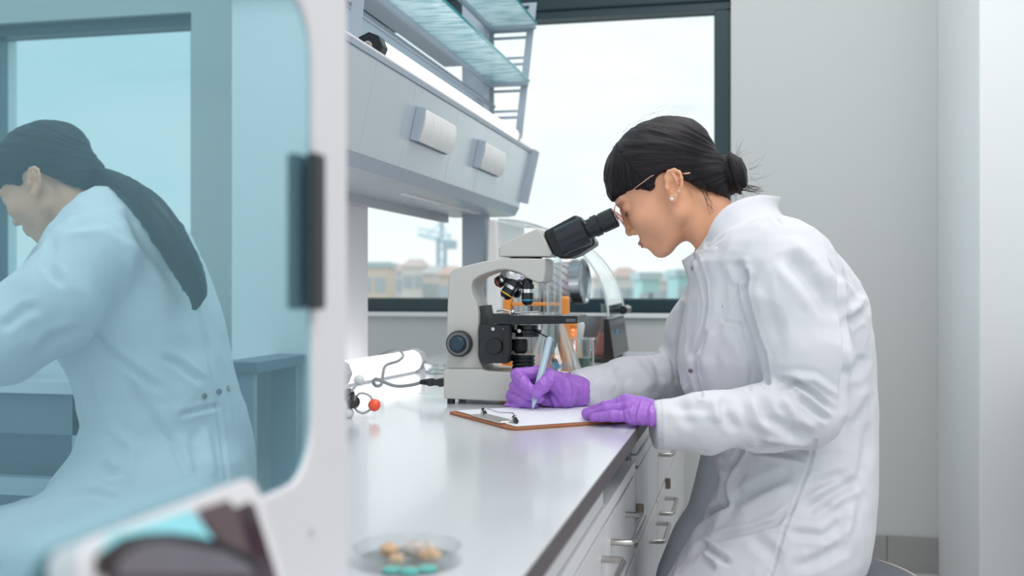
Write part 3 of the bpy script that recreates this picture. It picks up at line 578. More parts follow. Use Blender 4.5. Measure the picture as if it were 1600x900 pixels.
for k, hp in enumerate(hole):
    if tt is None:
        tt = MB().lathe([(0, .0), (.004, .001), (.0075, .005), (.009, .010), (.009, .196), (.0102, .198), (.0102, .2), (.0080, .2), (.0080, .012), (0, .003)], (0, 0, 0), n=28).build('test_tube', M['glass']); o = tt
    else: o = tt.copy(); C.objects.link(o)
    o.location = (hp.x, hp.y, BZ+.0035); tag(o, words_[k], 'test tube', 'test tubes in the orange rack')
# bottles and flasks with liquid
M['amber'] = mat('orange_bottle', (.95, .26, .02), .15, coat=.5); M['liqor'] = mat('orange_liquid', (.95, .30, .06), .2)
c = fpos(796, 2.27); t = thing('reagent_bottle', 'bright orange reagent bottle seen between the microscope focus block and condenser', 'bottle', tuple(c))
MB().lathe([(0, 0), (.021, 0), (.023, .003), (.023, .07), (.020, .080), (.011, .090), (.011, .098), (0, .098)], c, n=32).build('body', M['amber'], t); MB().lathe([(0, .098), (.0135, .098), (.0135, .112), (0, .112)], c, n=24).build('cap', M['orange'], t)
c = fpos(893, 2.62); t = thing('reagent_bottle', 'orange reagent bottle behind the beaker, under the striped drum', 'bottle', tuple(c))
MB().lathe([(0, 0), (.024, 0), (.026, .003), (.026, .085), (.023, .098), (.014, .108), (.014, .114), (0, .114)], c, n=32).build('body', M['amber'], t); MB().lathe([(0, .114), (.017, .114), (.017, .130), (0, .130)], c, n=24).build('cap', M['orange'], t)
def cflask(c, R, H, label, f, m=M['pink']):
    t = thing('conical_flask', label, 'flask', tuple(c)); nr = R*.30
    MB().lathe([(0, 0), (R*.92, 0), (R, .006), (R*.97, .014), (nr, H*.72), (nr, H*.97), (nr*1.2, H)], c, n=40).build('body', M['glass'], t)
    zl = .014+(H*.72-.014)*f; rl = R*.96+(nr-R*.96)*f
    MB().lathe([(0, .003), (R*.90, .003), (R*.96, .008), (R*.94, .015), (rl-.002, zl), (0, zl)], c, n=40).build('liquid', m, t)
cflask(fpos(945, 3.01, BZ+.012), .036, .15, 'conical flask of pink liquid under the clear hood', .55)
cflask(fpos(848, 2.36), .030, .13, 'conical flask of pink liquid behind the long necked flask', .6)
# ============================================================ clear hooded apparatus
M['hood'] = glass('hood_acrylic', (.93, .98, .99), .75, .05, base=.05); M['hoodf'] = glass('hood_front', (.80, .86, .88), .5, .1, base=.10)
t = thing('hooded_apparatus', 'grey apparatus under a clear domed hood behind the flasks, near the window', 'apparatus', (-.52, 3.03, BZ))
hx0, hx1, hy0, hy1, hz = -.712, -.372, 2.90, 3.27, .842
MB().prism([(hx0-.008, hy0-.01, BZ+.012), (hx0+.045, hy0-.01, BZ+.012), (hx0+.028, hy0-.01, 1.12), (hx0, hy0-.01, 1.12)], (0, hy1-hy0+.01, 0)).build('side_column', M['white'], t, .008, 3)
MB().box((hx0+.046, hy0, BZ), (hx1-.001, hy1, BZ+.012)).build('base_plate', M['blackm'], t, .002)
MB().prism([(hx1-.012, hy0, BZ+.012), (hx1+.018, hy0, BZ+.012), (hx1+.002, hy0, hz), (hx1-.012, hy0, hz)], (0, hy1-hy0, 0)).build('side_panel', M['black'], t, .002)
MB().box((hx1+.004, hy0+.12, hz-.050), (hx1+.0105, hy0+.145, hz-.035), Matrix.Identity(4)).build('indicator', M['blue'], t, .001)
MB().box((hx0+.046, hy0, BZ+.0125), (hx1-.013, hy0+.003, hz)).build('front_panel', M['hoodf'], t)
MB().box((hx0+.046, hy0, hz), (hx1, hy0+.004, hz+.006)).build('ledge', M['glass'], t)
MB().box((hx0+.046, hy1-.10, BZ+.013), (hx1-.013, hy1-.09, hz)).build('rear_panel', M['alud'], t)
def arc(rad0, n=24): return [(-.682+.311*rad0*math.sin(math.pi/2*k/n), hz+.006+.272*rad0*math.cos(math.pi/2*k/n)) for k in range(n+1)]
ao, ai = arc(1), arc(.983); n = len(ao); v = []; f = []
for Y in (hy0, hy1):
    v += [(x, Y, z) for x, z in ao]+[(x, Y, z) for x, z in ai]
for k in range(n-1):
    f += [(k, k+1, 2*n+k+1, 2*n+k), (n+k, 3*n+k, 3*n+k+1, n+k+1), (k, n+k, n+k+1, k+1), (2*n+k, 2*n+k+1, 3*n+k+1, 3*n+k)]
f += [(n-1, 2*n-1, 4*n-1, 3*n-1), (0, 2*n, 3*n, n)]
MB().add(v, f).build('hood', M['hood'], t)
for Y in (hy0, hy1): MB().tube([(x, Y, z) for x, z in ao], .0028, 8).build('hood_rim', M['whiteb'], t)
MB().tube([(hx1+.0, hy0+.16, hz+.022), (hx1+.030, hy0+.16, hz+.022)], .006, 12).tube([(hx1+.03, hy0+.10, hz+.022), (hx1+.03, hy0+.22, hz+.022)], .0125, 16).build('hood_handle', M['black'], t, .001)
dcn = U(880, 441, 3.10); dax = Vector((1, -.15, .06)).normalized()
dr_ = MB().lathe([(0, -.06), (.052, -.06), (.058, -.04), (.058, .035), (.066, .036), (.066, .066), (.060, .068), (.054, .060), (0, .056)], dcn, dax, 48).build('drum', M['silver'], t, 0, 2, 30)
M['wine'] = mat('wine_red_stripe', (.30, .02, .05), .4); M['drumw'] = mat('drum_white_band', (.62, .60, .62), .5)
MB().lathe([(.0584, -.038), (.0587, -.037), (.0587, .033), (.0584, .034)], dcn, dax, 48).build('drum_sleeve', M['drumw'], dr_)
A_, B_, T_ = frame_of(dax)
for k in range(16):
    pts = []
    for s in range(9):
        an = 2*math.pi*k/16+.9*s/8; pts.append(dcn+T_*(-.038+.071*s/8)+(A_*math.cos(an)+B_*math.sin(an))*.0588)
    MB().tube(pts, .0013, 6).build('stripe', M['wine'], dr_)
MB().tube([dcn+Vector((.01, 0, -.06)), dcn+Vector((-.02, 0, -.10)), Vector((dcn.x-.03, dcn.y, BZ+.05)), Vector((dcn.x-.03, dcn.y, BZ+.012))], .010, 12).build('drum_support', M['silver'], t)
# ============================================================ clipboard
K0 = wc(0.0, 1.560, BZ); Ku = Vector((.89*CO-.455*-1*0-0, 0, 0)); 
def rd(r, d): return Vector((r*CO-d*SI, r*SI+d*CO, 0))
ku, kv = rd(.89, .456), rd(-.47, .883); ku = ku.normalized(); kv = (kv-ku*kv.dot(ku)).normalized()
K0 = Vector((rd(0, 1.560).x, rd(0, 1.560).y, BZ))
def KB(a, b, z): return K0+ku*a+kv*b+Vector((0, 0, z))
def kr(a0, a1, b0, b1, r, z):
    p = []
    for ca, cb, s0_ in ((a1-r, b1-r, 0), (a0+r, b1-r, 90), (a0+r, b0+r, 180), (a1-r, b0+r, 270)):
        for k in range(7): an = math.radians(s0_+90*k/6); p.append(KB(ca+r*math.cos(an), cb+r*math.sin(an), z))
    return p
t = thing('clipboard', 'brown hardboard clipboard with metal clip at the bench edge', 'clipboard', tuple(KB(.15, .12, 0)))
MB().prism(kr(0, .30, 0, .238, .012, .0004), (0, 0, .0034)).build('board', M['board'], t, .0006)
ck = MB().box((0.003, .045, .0038), (.020, .150, .0085), Matrix.Translation(K0) @ Matrix(((ku.x, kv.x, 0, 0), (ku.y, kv.y, 0, 0), (0, 0, 1, 0), (0, 0, 0, 1)))).build('clip', M['clip'], t, .0025, 3)
MB().tube([KB(.024, .040, .0075), KB(.024, .155, .0075)], .0022, 10).build('clip_rod', M['clip'], ck)
MB().tube(sm([KB(.022, .145, .007), KB(.030, .150, .016), KB(.040, .125, .012), KB(.050, .098, .013), KB(.040, .07, .012), KB(.030, .045, .016), KB(.022, .05, .007)], 5), .0012, 8).build('wire_lever', M['chrome'], ck)
for b in (.038, .148): MB().tube([KB(.024, b-.006, .009), KB(.030, b+.014, .0125)], .0036, 10).build('rubber_grip', M['black'], ck)
tag(MB().prism(kr(.012, .296, .010, .230, .001, .0045), (0, 0, .0007)).build('paper_sheet', M['paper']), 'white sheet of paper on the clipboard under both gloved hands', 'paper')
# ============================================================ stool
sc_ = fpos(1265, 1.80, 0); SX, SY = sc_.x, sc_.y
t = thing('lab_stool', 'round dark grey padded stool under the seated researcher', 'stool', (SX, SY, 0))
MB().lathe([(0, .385), (.15, .385), (.172, .392), (.180, .405), (.181, .428), (.176, .441), (.160, .448), (0, .449)], (SX, SY, 0), n=64).build('seat', M['stool'], t)
MB().tube([(SX+.1775*math.cos(2*math.pi*k/64), SY+.1775*math.sin(2*math.pi*k/64), .4405) for k in range(65)], .0022, 8).build('piping', M['rim'], t)
MB().lathe([(0, .10), (.028, .10), (.028, .26), (.016, .26), (.016, .385), (0, .385)], (SX, SY, 0), n=24).build('column', M['chrome'], t)
for k in range(5):
    a = 2*math.pi*k/5; e_ = Vector((SX+.25*math.cos(a), SY+.25*math.sin(a), 0))
    lg_ = MB().tube([(SX, SY, .115), (e_.x, e_.y, .075)], [.018, .011], 12).build('leg', M['black'], t)
    MB().tube([(e_.x-.012*math.sin(a), e_.y+.012*math.cos(a), .027), (e_.x+.012*math.sin(a), e_.y-.012*math.cos(a), .027)], .026, 18).tube([(e_.x, e_.y, .04), (e_.x, e_.y, .078)], .008, 8).build('caster', M['black'], lg_)
# ============================================================ SCULPTING TOOLS: distance fields turned into meshes
def surfnet(fn, lo, hi, h):
    lo = np.array(lo, np.float32); n = np.ceil((np.array(hi)-lo)/h).astype(int)+1
    X = (lo[0]+h*np.arange(n[0], dtype=np.float32))[:, None, None]; Y = (lo[1]+h*np.arange(n[1], dtype=np.float32))[None, :, None]; Z = (lo[2]+h*np.arange(n[2], dtype=np.float32))[None, None, :]
    D = np.broadcast_to(fn(X, Y, Z), tuple(n)).astype(np.float32)
    D = D.copy(); D[0], D[-1] = 1, 1; D[:, 0], D[:, -1] = 1, 1; D[:, :, 0], D[:, :, -1] = 1, 1
    S = D < 0
    c = [S[a:n[0]-1+a, b:n[1]-1+b, e_:n[2]-1+e_] for a in (0, 1) for b in (0, 1) for e_ in (0, 1)]
    anyc = c[0].copy(); allc = c[0].copy()
    for q_ in c[1:]: anyc |= q_; allc &= q_
    act = anyc & ~allc; idx = np.argwhere(act); ids = -np.ones(act.shape, np.int64); ids[tuple(idx.T)] = np.arange(len(idx))
    acc = np.zeros((len(idx), 3)); cnt = np.zeros(len(idx))
    corners = [(a, b, e_) for a in (0, 1) for b in (0, 1) for e_ in (0, 1)]
    for i, p in enumerate(corners):
        for j, q_ in enumerate(corners):
            if j > i and sum(abs(p[k]-q_[k]) for k in range(3)) == 1:
                dp = D[idx[:, 0]+p[0], idx[:, 1]+p[1], idx[:, 2]+p[2]]; dq = D[idx[:, 0]+q_[0], idx[:, 1]+q_[1], idx[:, 2]+q_[2]]
                m = (dp < 0) != (dq < 0); t = np.where(m, dp/(dp-dq+1e-12), 0)[:, None]
                acc += np.where(m[:, None], np.array(p)+t*(np.array(q_)-np.array(p)), 0); cnt += m
    V = lo+h*(idx+acc/cnt[:, None]); Fs = []
    for ax in range(3):
        o1, o2 = (ax+1) % 3, (ax+2) % 3
        sl = [slice(1, -1)]*3; sl[ax] = slice(0, -1); s2 = list(sl); s2[ax] = slice(1, None)
        A = S[tuple(sl)]; B = S[tuple(s2)]; cr_ = A != B; e_ = np.argwhere(cr_); off = np.ones(3, int); off[ax] = 0; e_ = e_+off
        u_ = np.zeros(3, int); u_[o1] = 1; v_ = np.zeros(3, int); v_[o2] = 1
        q4 = np.stack([ids[tuple((e_-u_-v_).T)], ids[tuple((e_-v_).T)], ids[tuple(e_.T)], ids[tuple((e_-u_).T)]], 1)
        fl = A[cr_]; q4[~fl] = q4[~fl][:, ::-1]; Fs.append(q4)
    return V, np.concatenate(Fs)
def smooth(V, Fq, it=1, lam=.5):
    e_ = np.concatenate([Fq[:, [0, 1]], Fq[:, [1, 2]], Fq[:, [2, 3]], Fq[:, [3, 0]]]); V = V.copy()
    for _ in range(it):
        A = np.zeros_like(V); n = np.zeros(len(V))
        for k in range(3): A[:, k] = np.bincount(e_[:, 0], V[e_[:, 1], k], len(V))+np.bincount(e_[:, 1], V[e_[:, 0], k], len(V))
        n = np.bincount(e_[:, 0], minlength=len(V))+np.bincount(e_[:, 1], minlength=len(V)); V += lam*(A/np.maximum(n, 1)[:, None]-V)
    return V
def vnorm(V, Fq):
    a = V[Fq[:, 2]]-V[Fq[:, 0]]; b = V[Fq[:, 3]]-V[Fq[:, 1]]; fnv = np.cross(a, b); Nn = np.zeros_like(V)
    for k in range(4):
        for c_ in range(3): Nn[:, c_] += np.bincount(Fq[:, k], fnv[:, c_], len(V))
    return Nn/np.maximum(np.linalg.norm(Nn, axis=1), 1e-12)[:, None]
def smin(a, b, k):
    h = np.clip(.5+.5*(b-a)/k, 0, 1); return b*(1-h)+a*h-k*h*(1-h)
def smax(a, b, k): return -smin(-a, -b, k)
def ell(X, Y, Z, c, r):
    x, y, z = (X-c[0])/r[0], (Y-c[1])/r[1], (Z-c[2])/r[2]; k0 = np.sqrt(x*x+y*y+z*z)
    k1 = np.sqrt((x/r[0])**2+(y/r[1])**2+(z/r[2])**2); return k0*(k0-1)/np.maximum(k1, 1e-9)
def cap(X, Y, Z, a, b, ra, rb, sq=None):     # tapered capsule; sq = (axis vector, factor) flattens it
    a = np.array(a, float); b = np.array(b, float); ba = b-a; L2 = max(ba @ ba, 1e-12)
    px_, py_, pz_ = X-a[0], Y-a[1], Z-a[2]; h = np.clip((px_*ba[0]+py_*ba[1]+pz_*ba[2])/L2, 0, 1)
    qx, qy, qz = px_-h*ba[0], py_-h*ba[1], pz_-h*ba[2]
    if sq is not None:
        n_, k = np.array(sq[0], float), sq[1]; n_ /= np.linalg.norm(n_); dn_ = qx*n_[0]+qy*n_[1]+qz*n_[2]; g = (k-1)*dn_
        qx, qy, qz = qx+g*n_[0], qy+g*n_[1], qz+g*n_[2]
    return np.sqrt(qx*qx+qy*qy+qz*qz)-(ra+h*(rb-ra))
def chain(X, Y, Z, pts, rs, k=.01, sq=None):
    d = None
    for i in range(len(pts)-1):
        c = cap(X, Y, Z, pts[i], pts[i+1], rs[i], rs[i+1], sq); d = c if d is None else smin(d, c, k)
    return d
def ntable(seed):
    g = np.random.default_rng(seed).random((64, 64, 64)).astype(np.float32)
    def f(P):
        i = np.floor(P).astype(int); u_ = P-i; u_ = u_*u_*(3-2*u_); o = 0
        for a in (0, 1):
            for b in (0, 1):
                for c_ in (0, 1):
                    o = o+g[(i[:, 0]+a) % 64, (i[:, 1]+b) % 64, (i[:, 2]+c_) % 64]*(u_[:, 0] if a else 1-u_[:, 0])*(u_[:, 1] if b else 1-u_[:, 1])*(u_[:, 2] if c_ else 1-u_[:, 2])
        return o
    return f
vn = ntable(3)
def rdz(px, py, d): return np.array([(px-CX)/F*d, d, EYE-(py-HY)/F*d])      # right, depth, height
def to_world(V):
    return np.stack([V[:, 0]*CO-V[:, 1]*SI, V[:, 0]*SI+V[:, 1]*CO, V[:, 2]], 1)
def proj(V): return np.stack([CX+F*V[:, 0]/V[:, 1], HY-F*(V[:, 2]-EYE)/V[:, 1]], 1)
def seg_dist(P, poly):
    best = np.full(len(P), 1e9); tt_ = np.zeros(len(P)); tot = 0; Ls = [np.hypot(poly[i+1][0]-poly[i][0], poly[i+1][1]-poly[i][1]) for i in range(len(poly)-1)]; T = sum(Ls)
    for i in range(len(poly)-1):
        a = np.array(poly[i], float); b = np.array(poly[i+1], float); ba = b-a; h = np.clip(((P-a) @ ba)/(ba @ ba), 0, 1); q_ = P-a-h[:, None]*ba; dd = np.hypot(q_[:, 0], q_[:, 1])
        m = dd < best; best = np.where(m, dd, best); tt_ = np.where(m, (tot+h*Ls[i])/T, tt_); tot += Ls[i]
    return best, tt_
def sculpt(V, Fq, folds):                    # folds: (points, amplitude mm, half width, taper ends)
    Nn = vnorm(V, Fq); P = proj(V); view = V-np.array([0, 0, EYE]); fac = -(view*Nn).sum(1)/np.linalg.norm(view, axis=1); wgt = np.clip(fac*2.5, 0, 1); disp = np.zeros(len(V))
    for poly, amp, wd, tap in folds:
        bb = np.array(poly); m = (P[:, 0] > bb[:, 0].min()-4*wd) & (P[:, 0] < bb[:, 0].max()+4*wd) & (P[:, 1] > bb[:, 1].min()-4*wd) & (P[:, 1] < bb[:, 1].max()+4*wd)
        if not m.any(): continue
        dd, tt_ = seg_dist(P[m], poly); en = np.clip(np.minimum(tt_, 1-tt_)*5, 0, 1) if tap else 1
        x = dd/wd; disp[m] += amp*.001*en*(np.exp(-x*x)-.35*np.exp(-(x-1.8)**2*1.5))
    return V+Nn*(disp*wgt)[:, None]
def mesh_obj(name, V, Fq, m, parent, attrs=None, flip=False):
    me = bpy.data.meshes.new(name)
    if flip: Fq = Fq[:, ::-1]
    me.vertices.add(len(V)); me.vertices.foreach_set('co', np.ascontiguousarray(V, np.float32).ravel()); me.loops.add(4*len(Fq)); me.loops.foreach_set('vertex_index', np.ascontiguousarray(Fq, np.int32).ravel())
    me.polygons.add(len(Fq)); me.polygons.foreach_set('loop_start', np.arange(0, 4*len(Fq), 4, dtype=np.int32)); me.polygons.foreach_set('loop_total', np.full(len(Fq), 4, np.int32)); me.update(calc_edges=True); me.validate()
    me.polygons.foreach_set('use_smooth', np.ones(len(me.polygons), bool)); me.materials.append(m)
    if attrs is not None:
        a = me.attributes.new('flow', 'FLOAT_VECTOR', 'POINT'); a.data.foreach_set('vector', np.ascontiguousarray(attrs, np.float32).ravel())
    return link(name, me, parent)
# ------------------------------------------------------------ materials of the people
M['coat'] = mat('lab_coat_cotton', (.68, .69, .735), .85, bump=.12, bscale=900, sheen=.15, spec=.2)
M['skin'] = mat('skin', (.80, .42, .26), .48, bump=.06, bscale=500, sss=.25, var=.06, vscale=25, spec=.35)
M['glove'] = mat('violet_nitrile', (.37, .15, .61), .36, bump=.25, bscale=160, var=.10, vscale=30, spec=.4)
M['trouser'] = mat('grey_blue_cloth', (.50, .54, .60), .8); M['shoe'] = mat('dark_shoe', (.03, .03, .035), .4); M['shirt'] = mat('dark_teal_shirt', (.02, .09, .13), .8)
M['lip'] = mat('lip', (.60, .25, .20), .4); M['gold'] = mat('rose_gold_wire', (.85, .48, .36), .2, metal=1); M['lens'] = glass('rose_lens', (.86, .70, .72), .5, base=.10); M['pearl'] = mat('pearl', (.85, .82, .80), .2, coat=.6)
M['snap'] = mat('snap_metal', (.33, .29, .28), .3, metal=.9); M['pen'] = mat('pale_blue_pen', (.42, .55, .63), .3, coat=.3); M['lash'] = mat('lash', (.01, .008, .008), .6)
def hairmat():
    m = mat('black_hair', (.010, .009, .013), .42, spec=.28); n = m.node_tree; b = n.nodes['Principled BSDF']
    at = n.nodes.new('ShaderNodeAttribute'); at.attribute_name = 'flow'; ns = n.nodes.new('ShaderNodeTexNoise'); ns.inputs['Scale'].default_value = 1; ns.inputs['Detail'].default_value = 5; ns.inputs['Roughness'].default_value = .7
    n.links.new(at.outputs['Vector'], ns.inputs['Vector']); bp = n.nodes.new('ShaderNodeBump'); bp.inputs['Strength'].default_value = .85; bp.inputs['Distance'].default_value = .0022; n.links.new(ns.outputs[0], bp.inputs['Height']); n.links.new(bp.outputs[0], b.inputs['Normal'])
    rm = n.nodes.new('ShaderNodeValToRGB'); rm.color_ramp.elements[0].position = .42; rm.color_ramp.elements[0].color = (.003, .003, .005, 1); rm.color_ramp.elements[1].position = .66; rm.color_ramp.elements[1].color = (.022, .014, .020, 1)
    n.links.new(ns.outputs[0], rm.inputs[0]); n.links.new(rm.outputs[0], b.inputs['Base Color']); return m
M['hair'] = hairmat()
# ============================================================ HEAD (built in millimetres: x forward, y to the left, z up, origin between the ears)
EARA = math.radians(30)
def ear_pt(f, u, y):
    f, u = f*.86+1, u*.86-3.5
    return (-8+f*math.cos(EARA)-u*math.sin(EARA), y, -3+f*math.sin(EARA)+u*math.cos(EARA))
def head_sdf(X, Y, Z):
    Ya = np.abs(Y)
    d = ell(X, Y, Z, (-4, 0, 42), (88, 73, 74))
    d = smin(d, ell(X, Y, Z, (42, 0, -12), (46, 59, 68)), 14)
    d = smin(d, cap(X, Ya, Z, (2, 54, -8), (10, 50, -44), 13, 13), 14)
    d = smin(d, cap(X, Ya, Z, (10, 50, -44), (60, 17, -75), 13, 12), 14)
    d = smin(d, ell(X, Y, Z, (34, 0, -66), (36, 34, 17)), 12)
    d = smin(d, ell(X, Y, Z, (67, 0, -75), (18, 19, 14.5)), 10)
    d = smin(d, ell(X, Y, Z, (69, 0, -50), (20.5, 25, 27)), 10)
    d = smin(d, ell(X, Ya, Z, (62, 36, -14), (20, 20, 17)), 14)
    d = smin(d, cap(X, Ya, Z, (82, 12, 29), (72, 42, 29), 6, 5), 10)
    d = smax(d, -ell(X, Ya, Z, (90, 32, 12), (13, 14, 9)), 9)
    d = smin(d, ell(X, Ya, Z, (70.5, 31, 11), (12.5, 14, 11)), 3)
    d = smax(d, -cap(X, Ya, Z, (84, 22, 4.5), (81, 42, 6), 1.0, 1.0), 1.6)
    d = smin(d, cap(X, Y, Z, (85, 0, 16), (94, 0, -16), 5.0, 6.5), 7)
    d = smin(d, ell(X, Y, Z, (95.5, 0, -20.5), (8.0, 8.5, 7)), 5)
    d = smin(d, ell(X, Ya, Z, (88.5, 10.5, -24), (8, 6, 6)), 4)
    d = smax(d, -ell(X, Ya, Z, (92, 6, -30.5), (4.5, 3, 3)), 2)
    ml = .06*Ya*Ya*.35
    d = smin(d, cap(X+ml, Y, Z, (89.6, -16, -45), (89.6, 16, -45), 4.2, 4.2), 3.5)
    d = smin(d, cap(X+ml, Y, Z, (88.4, -14, -53.2), (88.4, 14, -53.2), 4.9, 4.9), 3.5)
    d = smax(d, -cap(X+ml, Y, Z, (94.6, -21, -49.2), (94.6, 21, -49.2), .5, .5), 1.2)
    # neck
    d = smin(d, cap(X, Y, Z, (-20, 0, -45), (-28, 0, -175), 45, 50), 16)
    d = smin(d, cap(X, Ya, Z, (-8, 50, -25), (16, 16, -150), 10, 10), 16)
    # ears
    e_ = ell((X+8)*math.cos(EARA)+(Z+3)*math.sin(EARA), Ya-(.35*(-(X+8)))*.6, -(X+8)*math.sin(EARA)+(Z+3)*math.cos(EARA), (-1, 76, -3.5), (13.8, 4.5, 23))
    d = smin(d, e_, 4)
    hx = [(9, 6, 77), (10, 17, 78), (4, 26, 80), (-7, 28, 82), (-16, 22, 85), (-19, 10, 87), (-18, -4, 86), (-13, -15, 83), (-6, -23, 80)]
    for i in range(len(hx)-1): d = smin(d, cap(X, Ya, Z, ear_pt(*hx[i]), ear_pt(*hx[i+1]), 2.9, 2.9), 2.0)
    d = smin(d, ell(X, Ya, Z, ear_pt(0, -25, 79), (8, 4, 8)), 3)
    for a_, b_ in (((-4, 20, 82), (-10, 8, 84)), ((-10, 8, 84), (-9, -8, 83)), ((-9, -8, 83), (-2, -16, 80))): d = smin(d, cap(X, Ya, Z, ear_pt(*a_), ear_pt(*b_), 2.6, 2.6), 2.5)
    d = smax(d, -ell(X, Ya, Z, ear_pt(0, -2, 83), (8, 8, 10)), 3)
    d = smax(d, -cap(X, Ya, Z, ear_pt(-13, 17, 87), ear_pt(-14, -2, 89), 2.4, 2.0), 2.0)
    return smin(d, ell(X, Ya, Z, ear_pt(9, -4, 78), (4, 4, 6)), 3)
HL = ([-140, -112, -90, -74, -60, -43, -33, -25, -12, 0, 8, 14, 20, 30, 42, 55, 70, 88, 130], [-95, -95, -92, -82, -60, -38, -20, -4, 18, 22, 20, 14, 8, 10, 23, 31, 33, 36, 38])
def hair_sdf(X, Y, Z, tail=False):
    Ya = np.abs(Y)
    d = ell(X, Y, Z, (-6, 0, 41), (98, 80, 79)); d = smin(d, ell(X, Y, Z, (-58, 0, -16), (42, 55, 56)), 14)
    d = smin(d, ell(X, Y, Z, (-76, 0, -26), (22, 28, 28)), 12)
    if tail: d = smin(d, ell(X, Y, Z, (-88, 0, 10), (26, 24, 24)), 14)
    low = np.interp(X, HL[0], HL[1]).astype(np.float32)
    low = low+np.where(X > 45, np.clip(8-.25*Ya, -6, 0)*0, 0)
    cut = (low-Z)*.75
    d = smax(d, cut, 5)
    # a groove above the ear keeps the ear free, a soft parting line over the crown
    return smax(d, -ell(X, Ya, Z, (-6, 92, -2), (24, 16, 27)), 4)
hV, hF = surfnet(head_sdf, (-105, -96, -150), (112, 96, 122), 2.0)
hV = smooth(hV, hF, 1, .3)
HDv, HDf = hV, hF
def hair_flow(V):
    rel = V-np.array([-92, 0, -36.]); ax_ = np.array([.80, 0, .60]); b1 = np.array([0, 1., 0]); b2 = np.cross(ax_, b1)
    x, y, l = rel @ b1, rel @ b2, rel @ ax_; a1 = np.arctan2(x, y+0*l); r1 = np.linalg.norm(rel, axis=1)
    fa = np.arctan2(V[:, 0]-(-5), 150-V[:, 2]); ra = np.hypot(V[:, 0]+5, 150-V[:, 2])
    front = 1/(1+np.exp(-(V[:, 0]-30)/7.0))
    A1 = np.stack([np.arctan2(rel[:, 2]-rel[:, 0]*.25, rel[:, 0]+40)*55, a1*8, r1*.035], 1)
    A2 = np.stack([fa*70+40, V[:, 1]*.22, ra*.03], 1)
    return np.where(front[:, None] > .5, A2, A1)
hrV, hrF = surfnet(lambda X, Y, Z: hair_sdf(X, Y, Z), (-132, -90, -100), (100, 90, 128), 2.3)
hrV = smooth(hrV, hrF, 2, .5)
def strands(V, Fq, amp):
    fl = hair_flow(V); Nn = vnorm(V, Fq); t = vn(np.stack([fl[:, 0]*.35, fl[:, 1]*.3+9, fl[:, 2]*.6+5], 1))-.5+(vn(np.stack([fl[:, 0]*.9, fl[:, 1]*.7+3, fl[:, 2]+20], 1))-.5)*.5
    return V+Nn*(t*amp)[:, None], fl
hrV2, hrFl = strands(hrV, hrF, 3.0)
def bun_sdf(X, Y, Z):
    c = (-97, 0, -40); cx_, sx_ = .93, .36; x_ = (X-c[0])*cx_+(Z-c[2])*sx_; z_ = -(X-c[0])*sx_+(Z-c[2])*cx_; d = ell(x_, Y, z_, (0, 0, 0), (22, 35, 36)); return d
bV, bF = surfnet(bun_sdf, (-138, -42, -88), (-58, 42, 8), 1.8)
ba_ = np.array([-.93, 0, -.36]); rel = bV-np.array([-97, 0, -40.]); b2_ = np.array([.36, 0, -.93]); lth = rel @ ba_; aa = np.arctan2(rel[:, 1], rel @ b2_); rr_ = np.linalg.norm(rel, axis=1)
tw_ = aa+lth*.035; gr = np.sin(lth*.42+np.sin(aa)*1.2)
bfl = np.stack([lth*.75+np.sin(aa*1.0)*2.0, tw_*1.2, rr_*.1], 1)
bV2 = bV+vnorm(bV, bF)*((gr*1.6+(vn(np.stack([bfl[:, 0]*.5, bfl[:, 1], bfl[:, 2]], 1))-.5)*3-2.0*np.exp(-((lth+2)/4.)**2))[:, None])
def head_frame(px, py, d, pitch, yaw_, scale):
    cp, sp = math.cos(pitch), math.sin(pitch); cy, sy = math.cos(yaw_), math.sin(yaw_)
    Fv = np.array([-cp*cy, cp*sy, -sp]); Lv = np.array([-sy, -cy, 0]); Uv = np.array([-sp*cy, sp*sy, cp]); O = rdz(px, py, d)
    return lambda V: O+(V[:, :1]*Fv+V[:, 1:2]*Lv+V[:, 2:3]*Uv)*(.001*scale)
H1 = head_frame(1047, 295, 1.885, math.radians(35), math.radians(12), 1.067)
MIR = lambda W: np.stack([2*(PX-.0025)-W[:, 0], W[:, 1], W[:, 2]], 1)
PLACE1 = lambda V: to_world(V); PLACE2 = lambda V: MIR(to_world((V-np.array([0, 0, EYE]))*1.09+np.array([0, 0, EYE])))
def tubeV(pts, r, Hf, place, name, m, parent, n=8):
    P = place(Hf(np.array(pts, float))) if Hf is not None else place(np.array(pts, float))
    return MB().tube([Vector(p) for p in P], r, n).build(name, m, parent)
# ============================================================ THE RESEARCHER AT THE MICROSCOPE
who = thing('person', 'seated person in a white lab coat and violet gloves looking into the microscope and writing', 'person', (SX, SY, 0))
mesh_obj('body', PLACE1(H1(HDv)), HDf, M['skin'], who)
mesh_obj('hair', PLACE1(H1(hrV2)), hrF, M['hair'], who, hrFl)
mesh_obj('hair_bun', PLACE1(H1(bV2)), bF, M['hair'], who, bfl)
g = np.random.default_rng(11)
hb = MB()
def HP(p): return Vector(PLACE1(H1(np.array([p], float)))[0])
for k in range(46):                                                     # flyaway hairs round the bun and nape
    a = g.uniform(-2.6, 1.2); st_ = np.array([-97-27*math.cos(a), g.uniform(-14, 28), -40+30*math.sin(a)]); ln = g.uniform(10, 34); dv_ = np.array([-math.cos(a), g.uniform(-.3, .5), math.sin(a)*.9]); dv_ /= np.linalg.norm(dv_); cu = g.normal(0, .35, 3)
    hb.tube([HP(st_+dv_*ln*s+cu*ln*s*s) for s in (0, .3, .6, .85, 1)], [.00016, .00016, .00014, .0001, .00005], 4, False)
